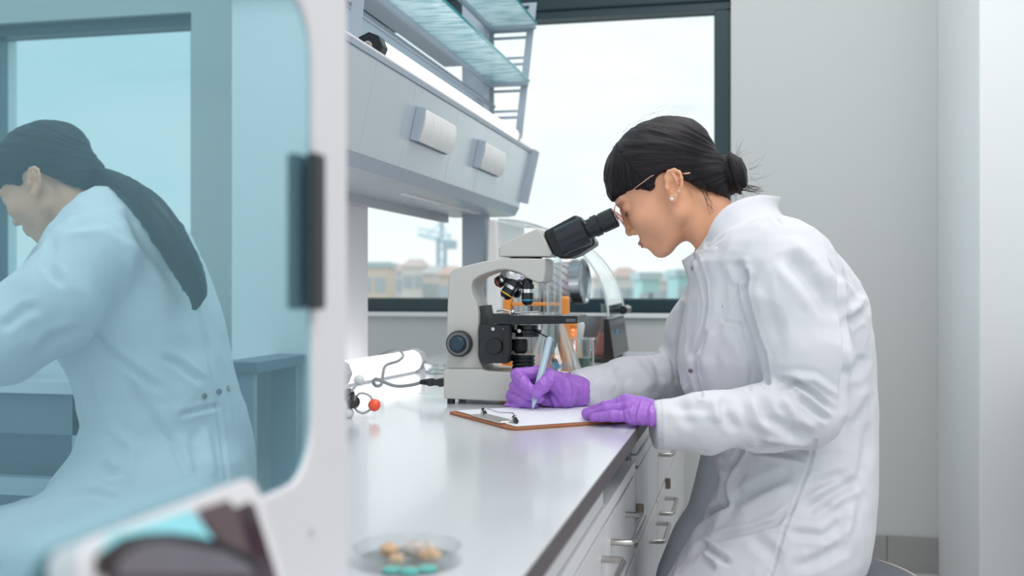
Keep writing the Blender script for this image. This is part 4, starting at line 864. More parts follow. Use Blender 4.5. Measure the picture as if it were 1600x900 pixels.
for k in range(14):
    st_ = np.array([g.uniform(-105, -88), g.uniform(-8, 20), -70+g.uniform(-3, 3)]); hb.tube([HP(st_+np.array([-12*s-4*s*s, 3*s, -14*s+g.normal(0, 2)])*g.uniform(.8, 1.7)) for s in (0, .4, .8, 1)], [.0004, .0004, .0003, .0001], 4, False)
for k in range(10):
    y_ = g.uniform(60, 66); hb.tube([HP((-32-k*1.5, 57, -20)), HP((-38-k, y_, -40)), HP((-38+g.normal(0, 4), 52, -62)), HP((-30+g.normal(0, 6), 50, -78))], [.0003, .0003, .0002, .0001], 4, False)
for k in range(24):
    a = g.uniform(.2, 2.6); e0 = np.array([-6+99*math.cos(a), g.uniform(-25, 25), 42+80*math.sin(a)]); hb.tube([HP(e0), HP(e0+np.array([-14, g.normal(0, 3), 4*math.sin(a)+1.5])), HP(e0+np.array([-30, g.normal(0, 5), -2*g.random()]))], [.00013, .00013, .00006], 4, False)
hb.build('loose_strands', M['hair'], who)['kind'] = 'stuff'
lipV = [(90.6, -14, -46.8), (93.0, -8, -46.0), (93.9, 0, -46.3), (93.0, 8, -46.0), (90.6, 14, -46.8)]
tubeV(lipV, [.0012, .0032, .0033, .0032, .0012], H1, PLACE1, 'upper_lip', M['lip'], who, 12)
tubeV([(89.8, -13, -50.6), (91.6, -7, -51.6), (92.2, 0, -51.9), (91.6, 7, -51.6), (89.8, 13, -50.6)], [.001, .0033, .0038, .0033, .001], H1, PLACE1, 'lower_lip', M['lip'], who, 12)
for s in (1, -1): tubeV([(84.5, s*21, 3), (85.0, s*28, 2.4), (83, s*36, 3.5), (79.5, s*43, 6)], [.0006, .0011, .0011, .0005], H1, PLACE1, 'eyelashes', M['lash'], who)
# spectacles and earrings
gl_ = thing('eyeglasses', 'thin rose gold wire eyeglasses worn by the person at the microscope', 'glasses', tuple(HP((97, 0, 8))))
for s in (1, -1):
    rim = [(97+4*math.cos(a)*0-3.0*abs(math.cos(a))*(1 if math.cos(a)*s > 0 else 0)+2*math.sin(a)*.6, s*32+24*math.cos(a)*1.0, 5+21*math.sin(a)) for a in [2*math.pi*k/36 for k in range(37)]]
    tubeV(rim, .00085, H1, PLACE1, 'rim', M['gold'], gl_); P = PLACE1(H1(np.array(rim[:-1]))); Mm = MB(); c_ = Vector(P.mean(0)); Mm.add([Vector(p) for p in P]+[c_], [(i, (i+1) % 36, 36) for i in range(36)]); lo_ = Mm.build('lens', M['lens'], gl_); sf = lo_.modifiers.new('thick', 'SOLIDIFY'); sf.thickness = .0015
    tubeV([(95, s*56, 16), (90, s*64, 21), (84, s*68, 24), (44, s*77, 25.5), (14, s*80.5, 25.5), (-2, s*72, 24), (-20, s*70, 14), (-30, s*79, -1), (-40, s*81, -7)], [.0010, .0010, .0008, .0007, .0007, .0007, .0008, .0012, .0016], H1, PLACE1, 'temple', M['gold'], gl_)
tubeV([(97, 9, 8), (99.5, 4, 11), (99.5, -4, 11), (97, -9, 8)], .0008, H1, PLACE1, 'bridge', M['gold'], gl_)
tubeV([(95.5, 9, 16), (97.5, 0, 18), (95.5, -9, 16)], .0007, H1, PLACE1, 'top_bar', M['gold'], gl_)
for nm, p, r in (('earring', ear_pt(2, -26, 84), .0034), ('earring', ear_pt(-6, -20, 85.5), .0014), ('earring', ear_pt(-12, -13, 87.5), .0014)):
    tag(MB().ball(HP(p), r, 16).build(nm, M['pearl']), {.0034: 'round pearl stud in the ear lobe of the person at the microscope'}.get(r, 'small bright stud '+('just above the pearl' if p[2] < -22 else 'topmost on the ear rim')+' of the person at the microscope'), 'earring', 'ear studs')
# ------------------------------------------------------------ lab coat
def table_body(rows, dc0, psi, nexp=2.4):
    R = np.array(rows, float); zz = EYE-(R[:, 0]-HY)/F*dc0; o = np.argsort(zz); zz = zz[o]; R = R[o]
    fr_, bk_ = (R[:, 1]-CX)/F*dc0, (R[:, 2]-CX)/F*dc0; b_ = R[:, 3]; dc_ = R[:, 4]; cs, sn = math.cos(psi), math.sin(psi)
    def f(X, Y, Z):
        c_ = np.interp(Z, zz, (fr_+bk_)/2).astype(np.float32); a_ = np.interp(Z, zz, (bk_-fr_)/2).astype(np.float32); bb = np.interp(Z, zz, b_).astype(np.float32); dd = np.interp(Z, zz, dc_).astype(np.float32)
        x, y = X-c_, Y-dd; u_ = (x*cs-y*sn)/a_; v_ = (x*sn+y*cs)/bb
        k = (np.abs(u_)**nexp+np.abs(v_)**nexp+1e-9)**(1/nexp); d = (k-1)*np.minimum(a_, bb)*.85
        return np.maximum(d, np.maximum(Z-zz[-1], zz[0]-Z))
    return f
rows1 = [(338, 1140, 1222, .05, 1.86), (350, 1118, 1245, .085, 1.86), (365, 1103, 1264, .12, 1.86), (385, 1092, 1288, .155, 1.855), (410, 1078, 1311, .18, 1.85), (440, 1079, 1334, .19, 1.85), (480, 1074, 1349, .195, 1.85), (520, 1067, 1354, .195, 1.85), (560, 1062, 1356, .19, 1.85), (600, 1066, 1357, .175, 1.845),
         (640, 1085, 1358, .165, 1.84), (680, 1100, 1358, .165, 1.84), (720, 1112, 1357, .172, 1.835), (760, 1108, 1354, .185, 1.83), (800, 1099, 1347, .198, 1.825), (840, 1076, 1338, .205, 1.82), (870, 1060, 1328, .205, 1.82), (893, 1050, 1318, .20, 1.82), (898, 1050, 1312, .195, 1.82)]
tb1 = table_body(rows1, 1.85, math.radians(10))
NS = [rdz(1218, 405, 1.725), rdz(1240, 470, 1.675), rdz(1258, 555, 1.64), rdz(1262, 640, 1.63), ]; NSr = [.070, .070, .061, .056]
NF = [rdz(1262, 641, 1.63), rdz(1200, 652, 1.615), rdz(1100, 660, 1.605), rdz(1022, 663, 1.60)]; NFr = [.056, .0455, .0405, .0355]
FS = [rdz(1135, 440, 1.99), rdz(1095, 520, 2.03), rdz(1062, 590, 2.03)]; FSr = [.062, .060, .052]
FFp = [rdz(1062, 591, 2.03), rdz(985, 599, 1.94), rdz(897, 610, 1.845)]; FFr = [.052, .044, .0325]
def coat1(X, Y, Z):
    d = tb1(X, Y, Z)
    th = smin(cap(X, Y, Z, rdz(1225, 838, 1.74), rdz(1095, 985, 1.70), .105, .085), cap(X, Y, Z, rdz(1225, 838, 1.92), rdz(1100, 960, 1.97), .10, .08), .05)
    d = smin(d, th, .05)
    d = np.maximum(d, np.where(X > .455, .4495-Z, .30-Z))
    d = smax(d, -(np.sqrt((X-.5073)**2+(Y-1.80)**2)-.186+np.maximum(Z-.4495, 0)*3), .004)
    far = smin(chain(X, Y, Z, FS, FSr, .03), chain(X, Y, Z, FFp, FFr, .03), .015)
    xw = X*CO-Y*SI; far = smax(far, np.where(xw < EX+.004, .7215-Z, -1.), .006)
    ex = (np.array(FFp[2])-np.array(FFp[1])); ex /= np.linalg.norm(ex); far = smax(far, (X-FFp[2][0])*ex[0]+(Y-FFp[2][1])*ex[1]+(Z-FFp[2][2])*ex[2], .004)
    d = smin(d, far, .02)
    up_ = chain(X, Y, Z, NS, NSr, .03); fo = chain(X, Y, Z, NF, NFr, .03)
    ex = (np.array(NF[3])-np.array(NF[2])); ex /= np.linalg.norm(ex); fo = smax(fo, (X-NF[3][0])*ex[0]+(Y-NF[3][1])*ex[1]+(Z-NF[3][2])*ex[2], .004)
    ne = smin(up_, fo, .012); kk = .012+.05*np.clip((Z-.93)/.08, 0, 1)
    d = smin(d, ne, kk)
    nk = cap(X, Y, Z, rdz(1098, 335, 1.872), rdz(1152, 402, 1.86), .050, .056)       # room for the neck
    return smax(d, -(nk-.004), .006)
cV, cF = surfnet(coat1, (.085, 1.50, .34), (.665, 2.13, 1.06), .003)
cV = smooth(cV, cF, 3, .5)
def c3(*p): return [(1000+x*.489, 280+y*.489) for x, y in p]
def c4(*p): return [(1000+x*.3, 640+y*.3) for x, y in p]
folds1 = [
 (c3((340, 300), (335, 360), (360, 450), (395, 560), (408, 650)), -7, 4, False), (c3((360, 330), (380, 420), (415, 560)), 3, 10, True),
 (c3((450, 225), (520, 300), (600, 400), (635, 450)), -8, 13, True), (c3((480, 200), (560, 270), (620, 350)), 5, 12, True), 
 (c3((610, 225), (628, 300), (645, 420), (660, 520), (655, 620), (640, 720)), -8, 5, True),
 (c3((428, 640), (500, 648), (560, 690), (625, 745)), -9, 4.5, True), (c3((470, 625), (560, 640), (640, 700)), 5, 6, True), (c3((440, 668), (490, 664)), -7, 3.5, True), (c3((452, 656), (505, 655)), -6, 3, True),
 (c3((500, 690), (560, 740), (610, 775)), -7, 5, True), (c3((450, 690), (500, 760), (570, 800)), 6, 8, True), (c3((385, 690), (410, 760), (480, 805), (550, 815)), -7, 8, True), (c3((350, 690), (370, 770), (430, 820)), 4, 9, True),
 (c3((265, 690), (275, 750), (310, 810)), -5, 8, True), (c3((230, 700), (250, 780)), 3, 9, True), (c3((120, 690), (140, 760), (180, 790)), -3, 9, True), (c3((60, 715), (180, 735), (260, 725)), -2.5, 8, True),
 (c3((62, 700), (68, 860)), -2.2, 2.2, False),
 (c3((340, 335), (262, 450)), -1.6, 2.5, False), (c3((305, 260), (335, 330)), -6, 8, True), (c3((318, 462), (345, 560), (356, 620), (348, 672)), -2, 3.2, False), (c3((270, 455), (318, 462)), -1.4, 2.5, False), (c3((330, 470), (356, 600)), 2.5, 6, True),
 (c3((175, 240), (205, 330), (215, 400), (205, 470), (170, 560), (175, 620), (195, 695)), -6, 3.2, False), (c3((240, 300), (235, 420), (205, 560), (215, 680)), 4, 9, True), (c3((215, 480), (190, 560)), -4, 5, True),
 (c3((640, 290), (690, 330), (720, 380)), -7, 7, True), (c3((655, 440), (700, 400), (720, 370)), 5, 8, True), (c3((650, 470), (690, 440), (715, 430)), -6, 7, True), (c3((660, 640), (700, 600), (722, 560)), -5, 9, True), (c3((650, 780), (700, 700), (725, 660)), 4, 9, True),
 (c3((380, 120), (420, 110), (455, 150)), -2.5, 3, True), (c3((215, 215), (300, 160), (380, 115)), -3, 3, False),
 # far sleeve
 ([(1010, 545), (1030, 570), (1040, 600)], -7, 7, True), ([(1035, 525), (1055, 560), (1062, 610)], -6, 7, True), ([(985, 560), (1010, 590), (1022, 612)], 5, 8, True), ([(960, 572), (985, 600)], -4, 8, True), ([(1068, 480), (1062, 540), (1070, 600)], -8, 5, False), ([(930, 590), (960, 610)], 3, 10, True),
 # skirt of the coat
 (c4((560, 208), (700, 225), (800, 245), (892, 276)), -9, 4, True), (c4((600, 190), (780, 215), (905, 220)), -12, 7, True), (c4((915, 160), (880, 300), (800, 500), (750, 625), (680, 867)), -3.5, 2.4, False),
 (c4((1150, 360), (1000, 440), (860, 535)), -10, 8, True), (c4((1090, 335), (960, 372), (865, 405)), -6, 8, True), (c4((1120, 410), (960, 500)), 4, 9, True), (c4((820, 480), (700, 590), (560, 632), (420, 662), (330, 672)), -6, 5, True),
 (c4((780, 400), (640, 460), (480, 560)), 5, 11, True), (c4((800, 330), (640, 400), (500, 470)), -5, 9, True), (c4((1090, 560), (960, 660), (760, 640)), -5, 7, True), (c4((1080, 700), (940, 780), (800, 830)), -6, 9, True),
 (c4((450, 500), (438, 400), (475, 300), (528, 215)), -6, 4, False), (c4((470, 480), (470, 380), (510, 290)), 4, 7, True), (c4((445, 495), (300, 590), (200, 700), (150, 867)), -9, 5, False), (c4((470, 520), (330, 600), (240, 700)), 4, 7, True),
 (c4((260, 770), (330, 705), (400, 760), (480, 800)), -7, 5, True), (c4((330, 740), (390, 780), (420, 830)), 5, 6, True), (c4((560, 640), (700, 760), (680, 830)), -4, 10, True), (c4((380, 300), (370, 400), (300, 520)), -9, 10, True), (c4((430, 250), (400, 360)), 5, 8, True),
 (c4((1190, 60), (1180, 200), (1150, 380)), -4, 8, True), (c4((1120, 420), (1090, 560), (1060, 700)), 4, 8, True)]
def wrinkle(V, Fq, amp, sc_=18):
    P = V*sc_; n_ = 1-np.abs(vn(P*np.array([1, 1, .7])+7)*2-1)-.5; n2 = 1-np.abs(vn(P*np.array([2.3, 2.1, 1.6])+31)*2-1)-.5; return V+vnorm(V, Fq)*((n_*amp+n2*amp*.4)[:, None])
cV = wrinkle(cV, cF, .0050); cV = sculpt(cV, cF, [(p_, a_*1.25, w_, t_) for p_, a_, w_, t_ in folds1]); cV = smooth(cV, cF, 1, .35)
coat = mesh_obj('lab_coat', PLACE1(cV), cF, M['coat'], who)
from mathutils.bvhtree import BVHTree
WV = PLACE1(cV); bvh = BVHTree.FromPolygons([tuple(p) for p in WV], [tuple(int(i) for i in q_) for q_ in cF])
EY = Vector((0, 0, EYE))
def hit(px, py, off=.001, dflt=1.8):
    dr = (U(px, py, 1)-EY).normalized(); h, n_, i, ds = bvh.ray_cast(EY, dr)
    return (h+n_*off, n_) if h is not None else (U(px, py, dflt), -dr)
# collar: a standing band round the neck
top_ = [(1086, 393, 1.862), (1100, 386, 1.80), (1109, 357, 1.772), (1124, 333, 1.768), (1147, 316, 1.772), (1186, 305, 1.795), (1219, 308, 1.860), (1200, 306, 1.925), (1160, 310, 1.955), (1122, 335, 1.960), (1098, 368, 1.930)]
low_ = [(1070, 412, 1.862), (1106, 412, 1.745), (1132, 398, 1.715), (1160, 378, 1.712), (1192, 360, 1.722), (1217, 347, 1.760), (1224, 340, 1.862), (1214, 350, 1.955), (1175, 362, 1.995), (1130, 385, 1.995), (1095, 405, 1.955)]
def loopsm(pts, n=6):
    P = [np.array(rdz(*p)) for p in pts]; m = len(P); o = []
    for i in range(m):
        for k in range(n):
            s = k/n; a, b, c_, e_ = P[i-1], P[i], P[(i+1) % m], P[(i+2) % m]; o.append(.5*((2*b)+(c_-a)*s+(2*a-5*b+4*c_-e_)*s*s+(3*b-a-3*c_+e_)*s**3))
    return np.array(o)
ta, la = loopsm(top_), loopsm(low_); rows_ = 7; cen = (ta.mean(0)+la.mean(0))/2; Vc = []
for i in range(rows_):
    s = i/(rows_-1); q_ = ta*(1-s)+la*s; out = q_-cen; out[:, 2] = 0; q_ = q_-out*(.10*math.sin(math.pi*s)); Vc.append(q_)
m_ = len(ta); Vc = np.concatenate(Vc); Fc = np.array([(i*m_+k, i*m_+(k+1) % m_, (i+1)*m_+(k+1) % m_, (i+1)*m_+k) for i in range(rows_-1) for k in range(m_) if not (k in (0, 1, 2) and i > 20)])
co = mesh_obj('collar', PLACE1(Vc), Fc[:, ::-1], M['coat'], who); md_ = co.modifiers.new('thick', 'SOLIDIFY'); md_.thickness = .0035; md_.offset = 0; md_ = co.modifiers.new('round', 'BEVEL'); md_.width = .0012; md_.segments = 2
# open front flap and hidden shirt
def patch(pts_fn, nu, nv, name, m, thick):
    V_ = np.array([pts_fn(i/(nu-1), j/(nv-1)) for i in range(nu) for j in range(nv)]); F_ = np.array([(i*nv+j, i*nv+j+1, (i+1)*nv+j+1, (i+1)*nv+j) for i in range(nu-1) for j in range(nv-1)])
    o = mesh_obj(name, V_, F_, m, who); s_ = o.modifiers.new('thick', 'SOLIDIFY'); s_.thickness = thick; s_.offset = 0; return o
def bil(q4):
    Q = [np.array(to_world(np.array([rdz(*p)]))[0]) for p in q4]
    return lambda s, t: (Q[0]*(1-s)*(1-t)+Q[1]*s*(1-t)+Q[2]*s*t+Q[3]*(1-s)*t)+np.array([0, -.004, 0])*math.sin(math.pi*s)*math.sin(math.pi*t)
patch(bil([(1066, 407, 1.83), (1090, 391, 1.79), (1106, 476, 1.765), (1089, 470, 1.82)]), 6, 10, 'front_flap', M['coat'], .003)
patch(bil([(1084, 394, 1.80), (1120, 385, 1.73), (1130, 480, 1.70), (1102, 476, 1.755)]), 6, 10, 'front_placket', M['coat'], .003)
def snap(px, py, r, o_=.0026):
    h, n_ = hit(px, py, 0)
    MB().lathe([(0, o_), (r*.55, o_), (r*.6, o_-.0008), (r*.8, o_-.0006), (r, o_-.0012), (r, o_-.005), (0, o_-.005)], h, n_, 20).build('snap_button', M['snap'], coat)
def snapf(px, py, d, r):
    p = U(px, py, d); n_ = (EY-p).normalized()+Vector((-.2, 0, 0)); MB().lathe([(0, 0), (r*.5, 0), (r*.55, .0012), (r*.85, .0012), (r, 0), (r, -.002), (0, -.002)], p, n_, 20).build('snap_button', M['snap'], coat)
snapf(1101, 411, 1.758, .0052); snapf(1084, 419, 1.795, .0052); snap(1079, 579, .004)
bt = [U(1352, 645, 1.79), U(1367, 648, 1.83), U(1363, 690, 1.83), U(1350, 688, 1.79)]; MB().prism(bt, Vector((-.01, .10, 0))).build('belt_tab', M['coat'], who, .0015)
# darker clothes that show in front of the coat's skirt, trousers and shoes
rows_t = [(690, 1104, 1200, .10, 1.88), (720, 1098, 1220, .11, 1.88), (760, 1089, 1240, .13, 1.88), (800, 1079, 1250, .15, 1.88), (835, 1056, 1260, .16, 1.88), (870, 1042, 1260, .16, 1.88), (900, 1030, 1260, .16, 1.88), (930, 1024, 1250, .15, 1.88)]
tbt = table_body(rows_t, 1.86, math.radians(10))
kn, kf = rdz(1092, 990, 1.70), rdz(1095, 968, 1.97); an_, af_ = np.array([.28, 1.66, .09]), np.array([.26, 1.98, .09])
def trou(X, Y, Z):
    d = tbt(X, Y, Z)
    for k_, a_ in ((kn, an_), (kf, af_)):
        d = smin(d, cap(X, Y, Z, np.array([.44, k_[1]*.5+.92, .50]), k_, .068, .062), .03); d = smin(d, cap(X, Y, Z, k_, a_, .062, .045), .02)
    return smax(d, -(np.sqrt((X-.5073)**2+(Y-1.80)**2)-.186+np.maximum(Z-.4495, 0)*3), .004)
tV, tF = surfnet(trou, (.18, 1.55, .03), (.60, 2.10, .84), .008); mesh_obj('trousers', PLACE1(smooth(tV, tF, 2)), tF, M['trouser'], who)
for a_ in (an_, af_):
    def shoe(X, Y, Z): return smax(smin(cap(X, Y, Z, a_+np.array([.02, 0, -.05]), a_+np.array([-.13, .02, -.062]), .040, .033), cap(X, Y, Z, a_, a_+np.array([0, 0, -.03]), .038, .04), .03), .001-Z, .004)
    sV, sF = surfnet(shoe, (a_[0]-.2, a_[1]-.08, -.01), (a_[0]+.1, a_[1]+.1, .16), .006); mesh_obj('shoe', PLACE1(sV), sF, M['shoe'], who)
# ------------------------------------------------------------ gloved hands
ZP = BZ+.0055
def onb(px, py, d, r):              # keep a joint resting on the sheet
    p = rdz(px, py, d); p[2] = max(p[2], ZP+r); return p
def left_hand(X, Y, Z):
    wr = rdz(1040, 658, 1.602); mcp = {'p': rdz(988, 651, 1.592), 'r': rdz(984, 638, 1.612), 'm': rdz(980, 630, 1.632), 'i': rdz(978, 628, 1.655)}
    pip = {'p': rdz(957, 650, 1.600), 'r': rdz(949, 641, 1.622), 'm': rdz(946, 636, 1.645), 'i': rdz(950, 636, 1.672)}
    tip = {'p': onb(929, 655, 1.612, .0072), 'r': onb(917, 652, 1.640, .0075), 'm': onb(916, 648, 1.665, .0075), 'i': onb(922, 645, 1.695, .0075)}
    d = cap(X, Y, Z, wr, rdz(1000, 643, 1.62), .0245, .024, ((0, .35, 1), 1.12))
    for k, a_ in (('p', -.022), ('r', -.008), ('m', .006), ('i', .02)):
        d = smin(d, cap(X, Y, Z, wr+np.array([-.01, a_*.7, .004]), mcp[k], .019, .0125), .012)
    for k, r_ in (('p', .0083), ('r', .0090), ('m', .0093), ('i', .0092)):
        fg = smin(cap(X, Y, Z, mcp[k], pip[k], r_*1.18, r_), cap(X, Y, Z, pip[k], tip[k], r_, r_*.86), .004); d = smin(d, fg, .0045)
    th = smin(cap(X, Y, Z, rdz(1015, 655, 1.66), rdz(985, 650, 1.695), .015, .0105), cap(X, Y, Z, rdz(985, 650, 1.695), onb(962, 650, 1.70, .009), .0105, .009), .004)
    d = smin(d, th, .010)
    xw = X*CO-Y*SI
    return smax(d, np.where(xw < EX+.03, ZP-.0004-Z, -1.), .002)
lo_ = rdz(1000, 655, 1.64); LV, LF = surfnet(left_hand, lo_+np.array([-.105, -.085, -.062]), lo_+np.array([.075, .10, .060]), .00135)
LV = smooth(LV, LF, 1, .4)
gf = [([(1000, 625), (985, 640), (965, 650)], 1.2, 3, True), ([(1015, 622), (1010, 645), (1005, 668)], -1.8, 2.5, True), ([(1004, 622), (998, 645), (996, 662)], 1.5, 2.5, True), ([(994, 632), (990, 655)], -1.5, 2.2, True), ([(972, 640), (975, 656)], -1.1, 2, True), ([(980, 642), (984, 658)], -1.1, 2, True), ([(950, 644), (952, 656)], -.8, 1.8, True), ([(1018, 640), (1016, 672)], 1.6, 2.6, True)]
def glovetex(V, Fq, amp): return V+vnorm(V, Fq)*(((1-np.abs(vn(V*95)*2-1))-.6)*amp)[:, None]
LV = sculpt(glovetex(LV, LF, .0016), LF, gf)
mesh_obj('left_glove', PLACE1(LV), LF, M['glove'], who)
def right_hand(X, Y, Z):
    wr = rdz(905, 612, 1.835); DD = 1.80
    mcp = {'i': rdz(846, 583, 1.835), 'm': rdz(842, 596, 1.852), 'r': rdz(845, 612, 1.860), 'p': rdz(850, 628, 1.860)}
    pip = {'i': rdz(809, 586, 1.822), 'm': rdz(806, 604, 1.822), 'r': rdz(800, 618, 1.835), 'p': rdz(801, 633, 1.845)}
    dip = {'i': rdz(818, 598, 1.798), 'm': rdz(826, 616, 1.795), 'r': rdz(818, 628, 1.805), 'p': rdz(795, 637, 1.83)}
    tip = {'i': rdz(829, 609, 1.783), 'm': rdz(842, 623, 1.785), 'r': rdz(834, 634, 1.800), 'p': rdz(812, 638, 1.812)}
    d = cap(X, Y, Z, wr, rdz(868, 610, 1.838), .027, .030, ((0, 1, 0), 1.35))
    for k in 'imrp': d = smin(d, cap(X, Y, Z, wr+np.array([-.015, 0, .0]), mcp[k], .021, .0135), .012)
    for k, r_ in (('i', .0105), ('m', .0100), ('r', .0094), ('p', .0085)):
        fg = smin(cap(X, Y, Z, mcp[k], pip[k], r_*1.25, r_*1.12), smin(cap(X, Y, Z, pip[k], dip[k], r_*1.12, r_), cap(X, Y, Z, dip[k], tip[k], r_, r_*.86), .003), .003); d = smin(d, fg, .0035)
    th = smin(cap(X, Y, Z, rdz(885, 615, 1.81), rdz(861, 592, 1.788), .021, .0135), smin(cap(X, Y, Z, rdz(861, 592, 1.788), rdz(848, 603, 1.776), .0135, .0118), cap(X, Y, Z, rdz(848, 603, 1.776), rdz(838, 614, 1.774), .0118, .0092), .003), .004)
    d = smin(d, th, .005)
    d = smin(d, cap(X, Y, Z, rdz(880, 622, 1.815), rdz(850, 625, 1.815), .018, .010), .010)
    fl = cap(X, Y, Z, rdz(882, 612, 1.826), rdz(895, 612, 1.834), .030, .0345); fl = np.maximum(fl, -(cap(X, Y, Z, rdz(886, 612, 1.83), rdz(915, 612, 1.84), .0325, .036)))  # loose glove opening
    fl = np.maximum(fl, (X-rdz(893, 612, 1.83)[0])); d = smin(d, fl, .003)
    return smax(d, ZP-.0004-Z, .002)
lo_ = rdz(845, 612, 1.82); RV, RF = surfnet(right_hand, lo_+np.array([-.075, -.075, -.045]), lo_+np.array([.085, .075, .05]), .0013)
RV = smooth(RV, RF, 1, .4)
gf = [([(858, 590), (870, 600), (880, 620)], 1.6, 3, True), ([(852, 588), (858, 600)], -1.6, 2.2, True), ([(866, 588), (870, 600)], -1.3, 2.2, True), ([(848, 610), (858, 625), (864, 640)], -2.4, 3, True), ([(856, 612), (866, 630), (872, 641)], 1.8, 3, True), ([(820, 600), (826, 590)], -1.3, 2, True), ([(815, 604), (818, 594)], -1, 2, True), ([(840, 598), (846, 604)], -.9, 1.6, True), ([(880, 590), (884, 612), (878, 636)], -1.6, 3, True), ([(888, 590), (892, 612), (888, 636)], 1.6, 3, True), ([(803, 590), (812, 600)], -.9, 2, True)]
RV = sculpt(glovetex(RV, RF, .0016), RF, gf)
mesh_obj('right_glove', PLACE1(RV), RF, M['glove'], who)
# the pen
p0 = rdz(832.5, 628.5, 1.772); p0[2] = ZP+.004; p1 = rdz(860, 525, 1.835)
P0, P1 = Vector(to_world(np.array([p0]))[0]), Vector(to_world(np.array([p1]))[0]); ax = (P1-P0).normalized(); Lp = (P1-P0).length
t = thing('pen', 'pale blue pen held by the writing hand, tip on the paper', 'pen', tuple(P0))
MB().lathe([(0, -.0035), (.0005, -.0035), (.0006, -.001), (.0018, .0015), (.0045, .012), (.0056, .020), (.0062, .04), (.0062, Lp*.93), (.0050, Lp*.97), (0, Lp)], P0, ax, 28).build('barrel', M['pen'], t)
MB().lathe([(0, -.0046), (.0006, -.004), (.0008, -.0032), (0, -.003)], P0, ax, 12).build('point', M['red'], t)
sd_ = ax.cross((EY-P1).normalized()).normalized(); MB().tube([P0+ax*Lp*.62+sd_*.0066, P0+ax*Lp*.70+sd_*.0082, P0+ax*Lp*.93+sd_*.0072, P0+ax*Lp*.95+sd_*.004], .0014, 8).build('clip', M['alud'], t)
# ============================================================ THE SECOND PERSON, seen only as a reflection in the cabinet's pane
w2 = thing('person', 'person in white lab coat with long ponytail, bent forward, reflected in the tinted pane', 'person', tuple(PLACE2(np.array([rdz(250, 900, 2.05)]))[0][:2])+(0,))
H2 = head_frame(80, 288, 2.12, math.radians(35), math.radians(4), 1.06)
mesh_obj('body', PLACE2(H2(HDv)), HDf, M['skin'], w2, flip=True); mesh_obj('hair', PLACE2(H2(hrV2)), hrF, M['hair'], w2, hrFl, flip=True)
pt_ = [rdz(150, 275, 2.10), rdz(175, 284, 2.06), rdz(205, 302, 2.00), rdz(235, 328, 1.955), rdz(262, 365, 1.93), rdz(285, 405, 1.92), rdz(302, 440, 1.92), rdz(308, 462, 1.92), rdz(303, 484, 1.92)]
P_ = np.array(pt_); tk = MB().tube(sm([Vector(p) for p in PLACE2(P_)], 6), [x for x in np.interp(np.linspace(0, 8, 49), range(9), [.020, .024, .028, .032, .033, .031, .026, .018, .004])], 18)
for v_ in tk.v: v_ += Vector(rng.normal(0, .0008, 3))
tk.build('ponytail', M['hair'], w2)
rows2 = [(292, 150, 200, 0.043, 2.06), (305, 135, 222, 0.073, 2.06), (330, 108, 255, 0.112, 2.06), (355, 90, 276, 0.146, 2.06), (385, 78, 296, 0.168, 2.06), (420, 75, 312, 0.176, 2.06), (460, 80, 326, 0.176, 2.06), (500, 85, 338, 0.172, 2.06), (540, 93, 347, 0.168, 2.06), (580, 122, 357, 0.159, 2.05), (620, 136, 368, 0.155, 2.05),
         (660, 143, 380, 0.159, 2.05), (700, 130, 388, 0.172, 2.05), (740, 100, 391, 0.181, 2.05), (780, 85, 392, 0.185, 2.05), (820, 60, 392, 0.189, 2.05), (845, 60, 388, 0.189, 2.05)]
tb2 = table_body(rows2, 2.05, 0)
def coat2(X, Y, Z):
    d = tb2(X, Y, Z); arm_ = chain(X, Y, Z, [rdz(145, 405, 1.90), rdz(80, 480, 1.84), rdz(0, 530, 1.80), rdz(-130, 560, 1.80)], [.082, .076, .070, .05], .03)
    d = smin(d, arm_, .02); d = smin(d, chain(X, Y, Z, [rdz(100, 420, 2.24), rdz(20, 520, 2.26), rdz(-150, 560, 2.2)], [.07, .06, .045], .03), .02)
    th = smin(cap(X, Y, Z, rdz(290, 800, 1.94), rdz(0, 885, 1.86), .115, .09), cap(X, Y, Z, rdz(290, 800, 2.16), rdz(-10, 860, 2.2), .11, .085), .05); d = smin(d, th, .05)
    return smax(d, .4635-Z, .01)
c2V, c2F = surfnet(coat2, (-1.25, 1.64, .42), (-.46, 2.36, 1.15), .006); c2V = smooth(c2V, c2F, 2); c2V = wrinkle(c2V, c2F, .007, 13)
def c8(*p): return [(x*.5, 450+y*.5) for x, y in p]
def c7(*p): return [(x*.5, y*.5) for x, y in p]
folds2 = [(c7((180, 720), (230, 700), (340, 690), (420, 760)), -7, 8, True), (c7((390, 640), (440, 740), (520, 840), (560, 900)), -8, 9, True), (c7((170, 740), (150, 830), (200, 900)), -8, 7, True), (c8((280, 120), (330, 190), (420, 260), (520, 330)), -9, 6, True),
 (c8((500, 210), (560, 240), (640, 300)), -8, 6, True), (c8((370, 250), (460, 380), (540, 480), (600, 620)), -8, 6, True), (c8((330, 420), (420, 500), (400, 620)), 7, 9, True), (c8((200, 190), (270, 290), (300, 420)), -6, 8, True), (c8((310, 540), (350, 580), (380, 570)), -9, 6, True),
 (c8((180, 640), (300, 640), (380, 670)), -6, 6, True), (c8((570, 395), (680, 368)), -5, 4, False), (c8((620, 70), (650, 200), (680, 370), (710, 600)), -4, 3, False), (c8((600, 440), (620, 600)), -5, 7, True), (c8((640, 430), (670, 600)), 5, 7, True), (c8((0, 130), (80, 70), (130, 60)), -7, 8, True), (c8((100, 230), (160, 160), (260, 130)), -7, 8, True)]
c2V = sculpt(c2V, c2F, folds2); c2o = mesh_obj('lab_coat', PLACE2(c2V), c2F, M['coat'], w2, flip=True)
bv2 = BVHTree.FromPolygons([tuple(p) for p in to_world(c2V)], [tuple(int(i) for i in q_) for q_ in c2F])
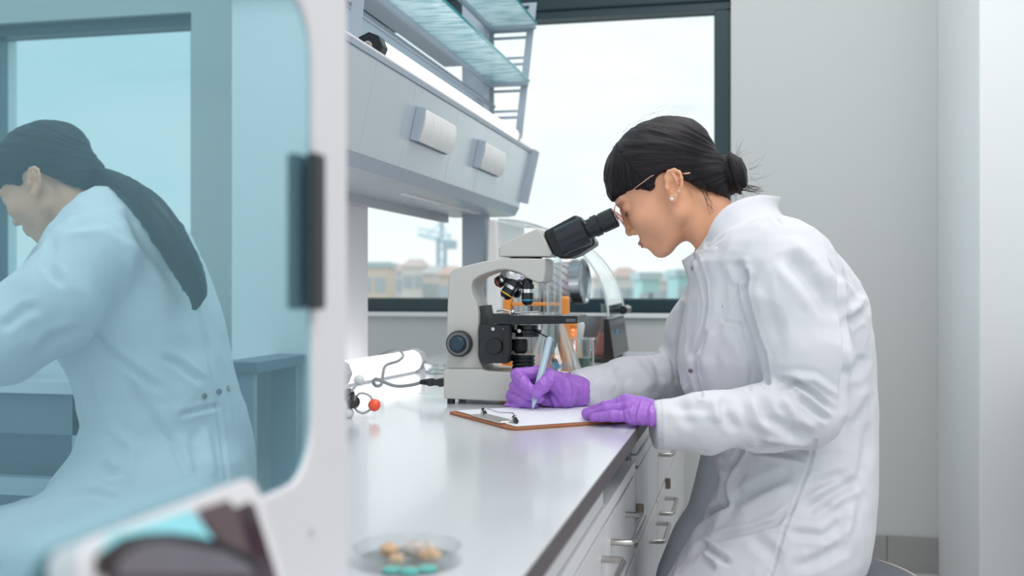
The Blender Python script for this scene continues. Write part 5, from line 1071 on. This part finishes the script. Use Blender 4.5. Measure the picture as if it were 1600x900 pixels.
def hit2(px, py, off=.002):
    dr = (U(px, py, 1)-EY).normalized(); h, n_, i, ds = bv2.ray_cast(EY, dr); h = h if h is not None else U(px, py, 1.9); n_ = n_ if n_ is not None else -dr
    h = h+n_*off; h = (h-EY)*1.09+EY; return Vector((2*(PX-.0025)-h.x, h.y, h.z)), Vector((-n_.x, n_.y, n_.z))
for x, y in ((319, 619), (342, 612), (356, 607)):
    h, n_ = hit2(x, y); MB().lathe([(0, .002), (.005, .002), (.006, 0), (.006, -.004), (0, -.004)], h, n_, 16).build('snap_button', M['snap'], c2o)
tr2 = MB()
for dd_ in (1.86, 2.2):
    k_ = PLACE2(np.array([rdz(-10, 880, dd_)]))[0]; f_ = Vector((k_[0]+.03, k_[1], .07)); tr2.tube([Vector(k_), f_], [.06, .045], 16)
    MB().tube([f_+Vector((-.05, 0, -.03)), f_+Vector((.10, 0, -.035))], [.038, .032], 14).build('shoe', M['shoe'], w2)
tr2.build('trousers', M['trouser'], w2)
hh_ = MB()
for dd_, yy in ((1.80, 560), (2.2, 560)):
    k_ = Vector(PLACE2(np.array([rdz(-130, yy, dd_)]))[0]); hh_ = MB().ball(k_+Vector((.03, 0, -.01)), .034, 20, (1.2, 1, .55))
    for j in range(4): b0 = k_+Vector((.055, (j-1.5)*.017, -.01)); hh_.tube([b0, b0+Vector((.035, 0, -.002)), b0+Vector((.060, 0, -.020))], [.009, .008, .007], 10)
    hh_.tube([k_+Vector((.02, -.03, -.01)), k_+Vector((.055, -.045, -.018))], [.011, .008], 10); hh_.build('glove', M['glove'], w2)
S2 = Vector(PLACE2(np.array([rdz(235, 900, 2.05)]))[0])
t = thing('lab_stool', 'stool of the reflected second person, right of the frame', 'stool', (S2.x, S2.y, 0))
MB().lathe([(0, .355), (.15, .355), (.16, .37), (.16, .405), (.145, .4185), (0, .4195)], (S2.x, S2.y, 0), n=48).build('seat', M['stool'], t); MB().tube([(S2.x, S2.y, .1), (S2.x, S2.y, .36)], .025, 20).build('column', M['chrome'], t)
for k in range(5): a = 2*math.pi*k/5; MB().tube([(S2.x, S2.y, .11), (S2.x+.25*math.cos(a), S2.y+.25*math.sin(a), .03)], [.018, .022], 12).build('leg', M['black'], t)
# her bench and the cabinet beside it
t = thing('lab_bench', 'second bench with drawer fronts by the right window, seen reflected in the pane', 'bench', (1.3, 2.7, 0))
bx('worktop', (.914, 2.07, .693), (1.75, 3.40, .72), M['top'], t, .001); bx('apron', (.95, 2.09, .60), (1.72, 2.12, .692), M['alud'], t); bx('cross_rail', (.95, 2.09, .46), (1.72, 2.12, .50), M['alu'], t)
for x, y in ((.93, 2.09), (1.70, 2.09), (.93, 3.33), (1.70, 3.33)): bx('leg', (x, y, 0), (x+.04, y+.04, .692), M['alu'], t, .002)
bx('drawer_box', (1.0, 2.2, .36), (1.6, 3.3, .60), M['alud'], t, .002)
t = thing('side_table', 'narrow grey side table behind the reflected second person', 'table', (.855, 2.84, 0))
bx('tabletop', (.80, 2.66, .695), (.905, 3.0, .725), M['alud'], t, .002); bx('panel', (.82, 2.68, 0), (.90, 2.70, .694), M['alu'], t); bx('panel', (.82, 2.96, 0), (.90, 2.98, .694), M['alu'], t); bx('shelf', (.82, 2.70, .3), (.90, 2.96, .32), M['alu'], t)
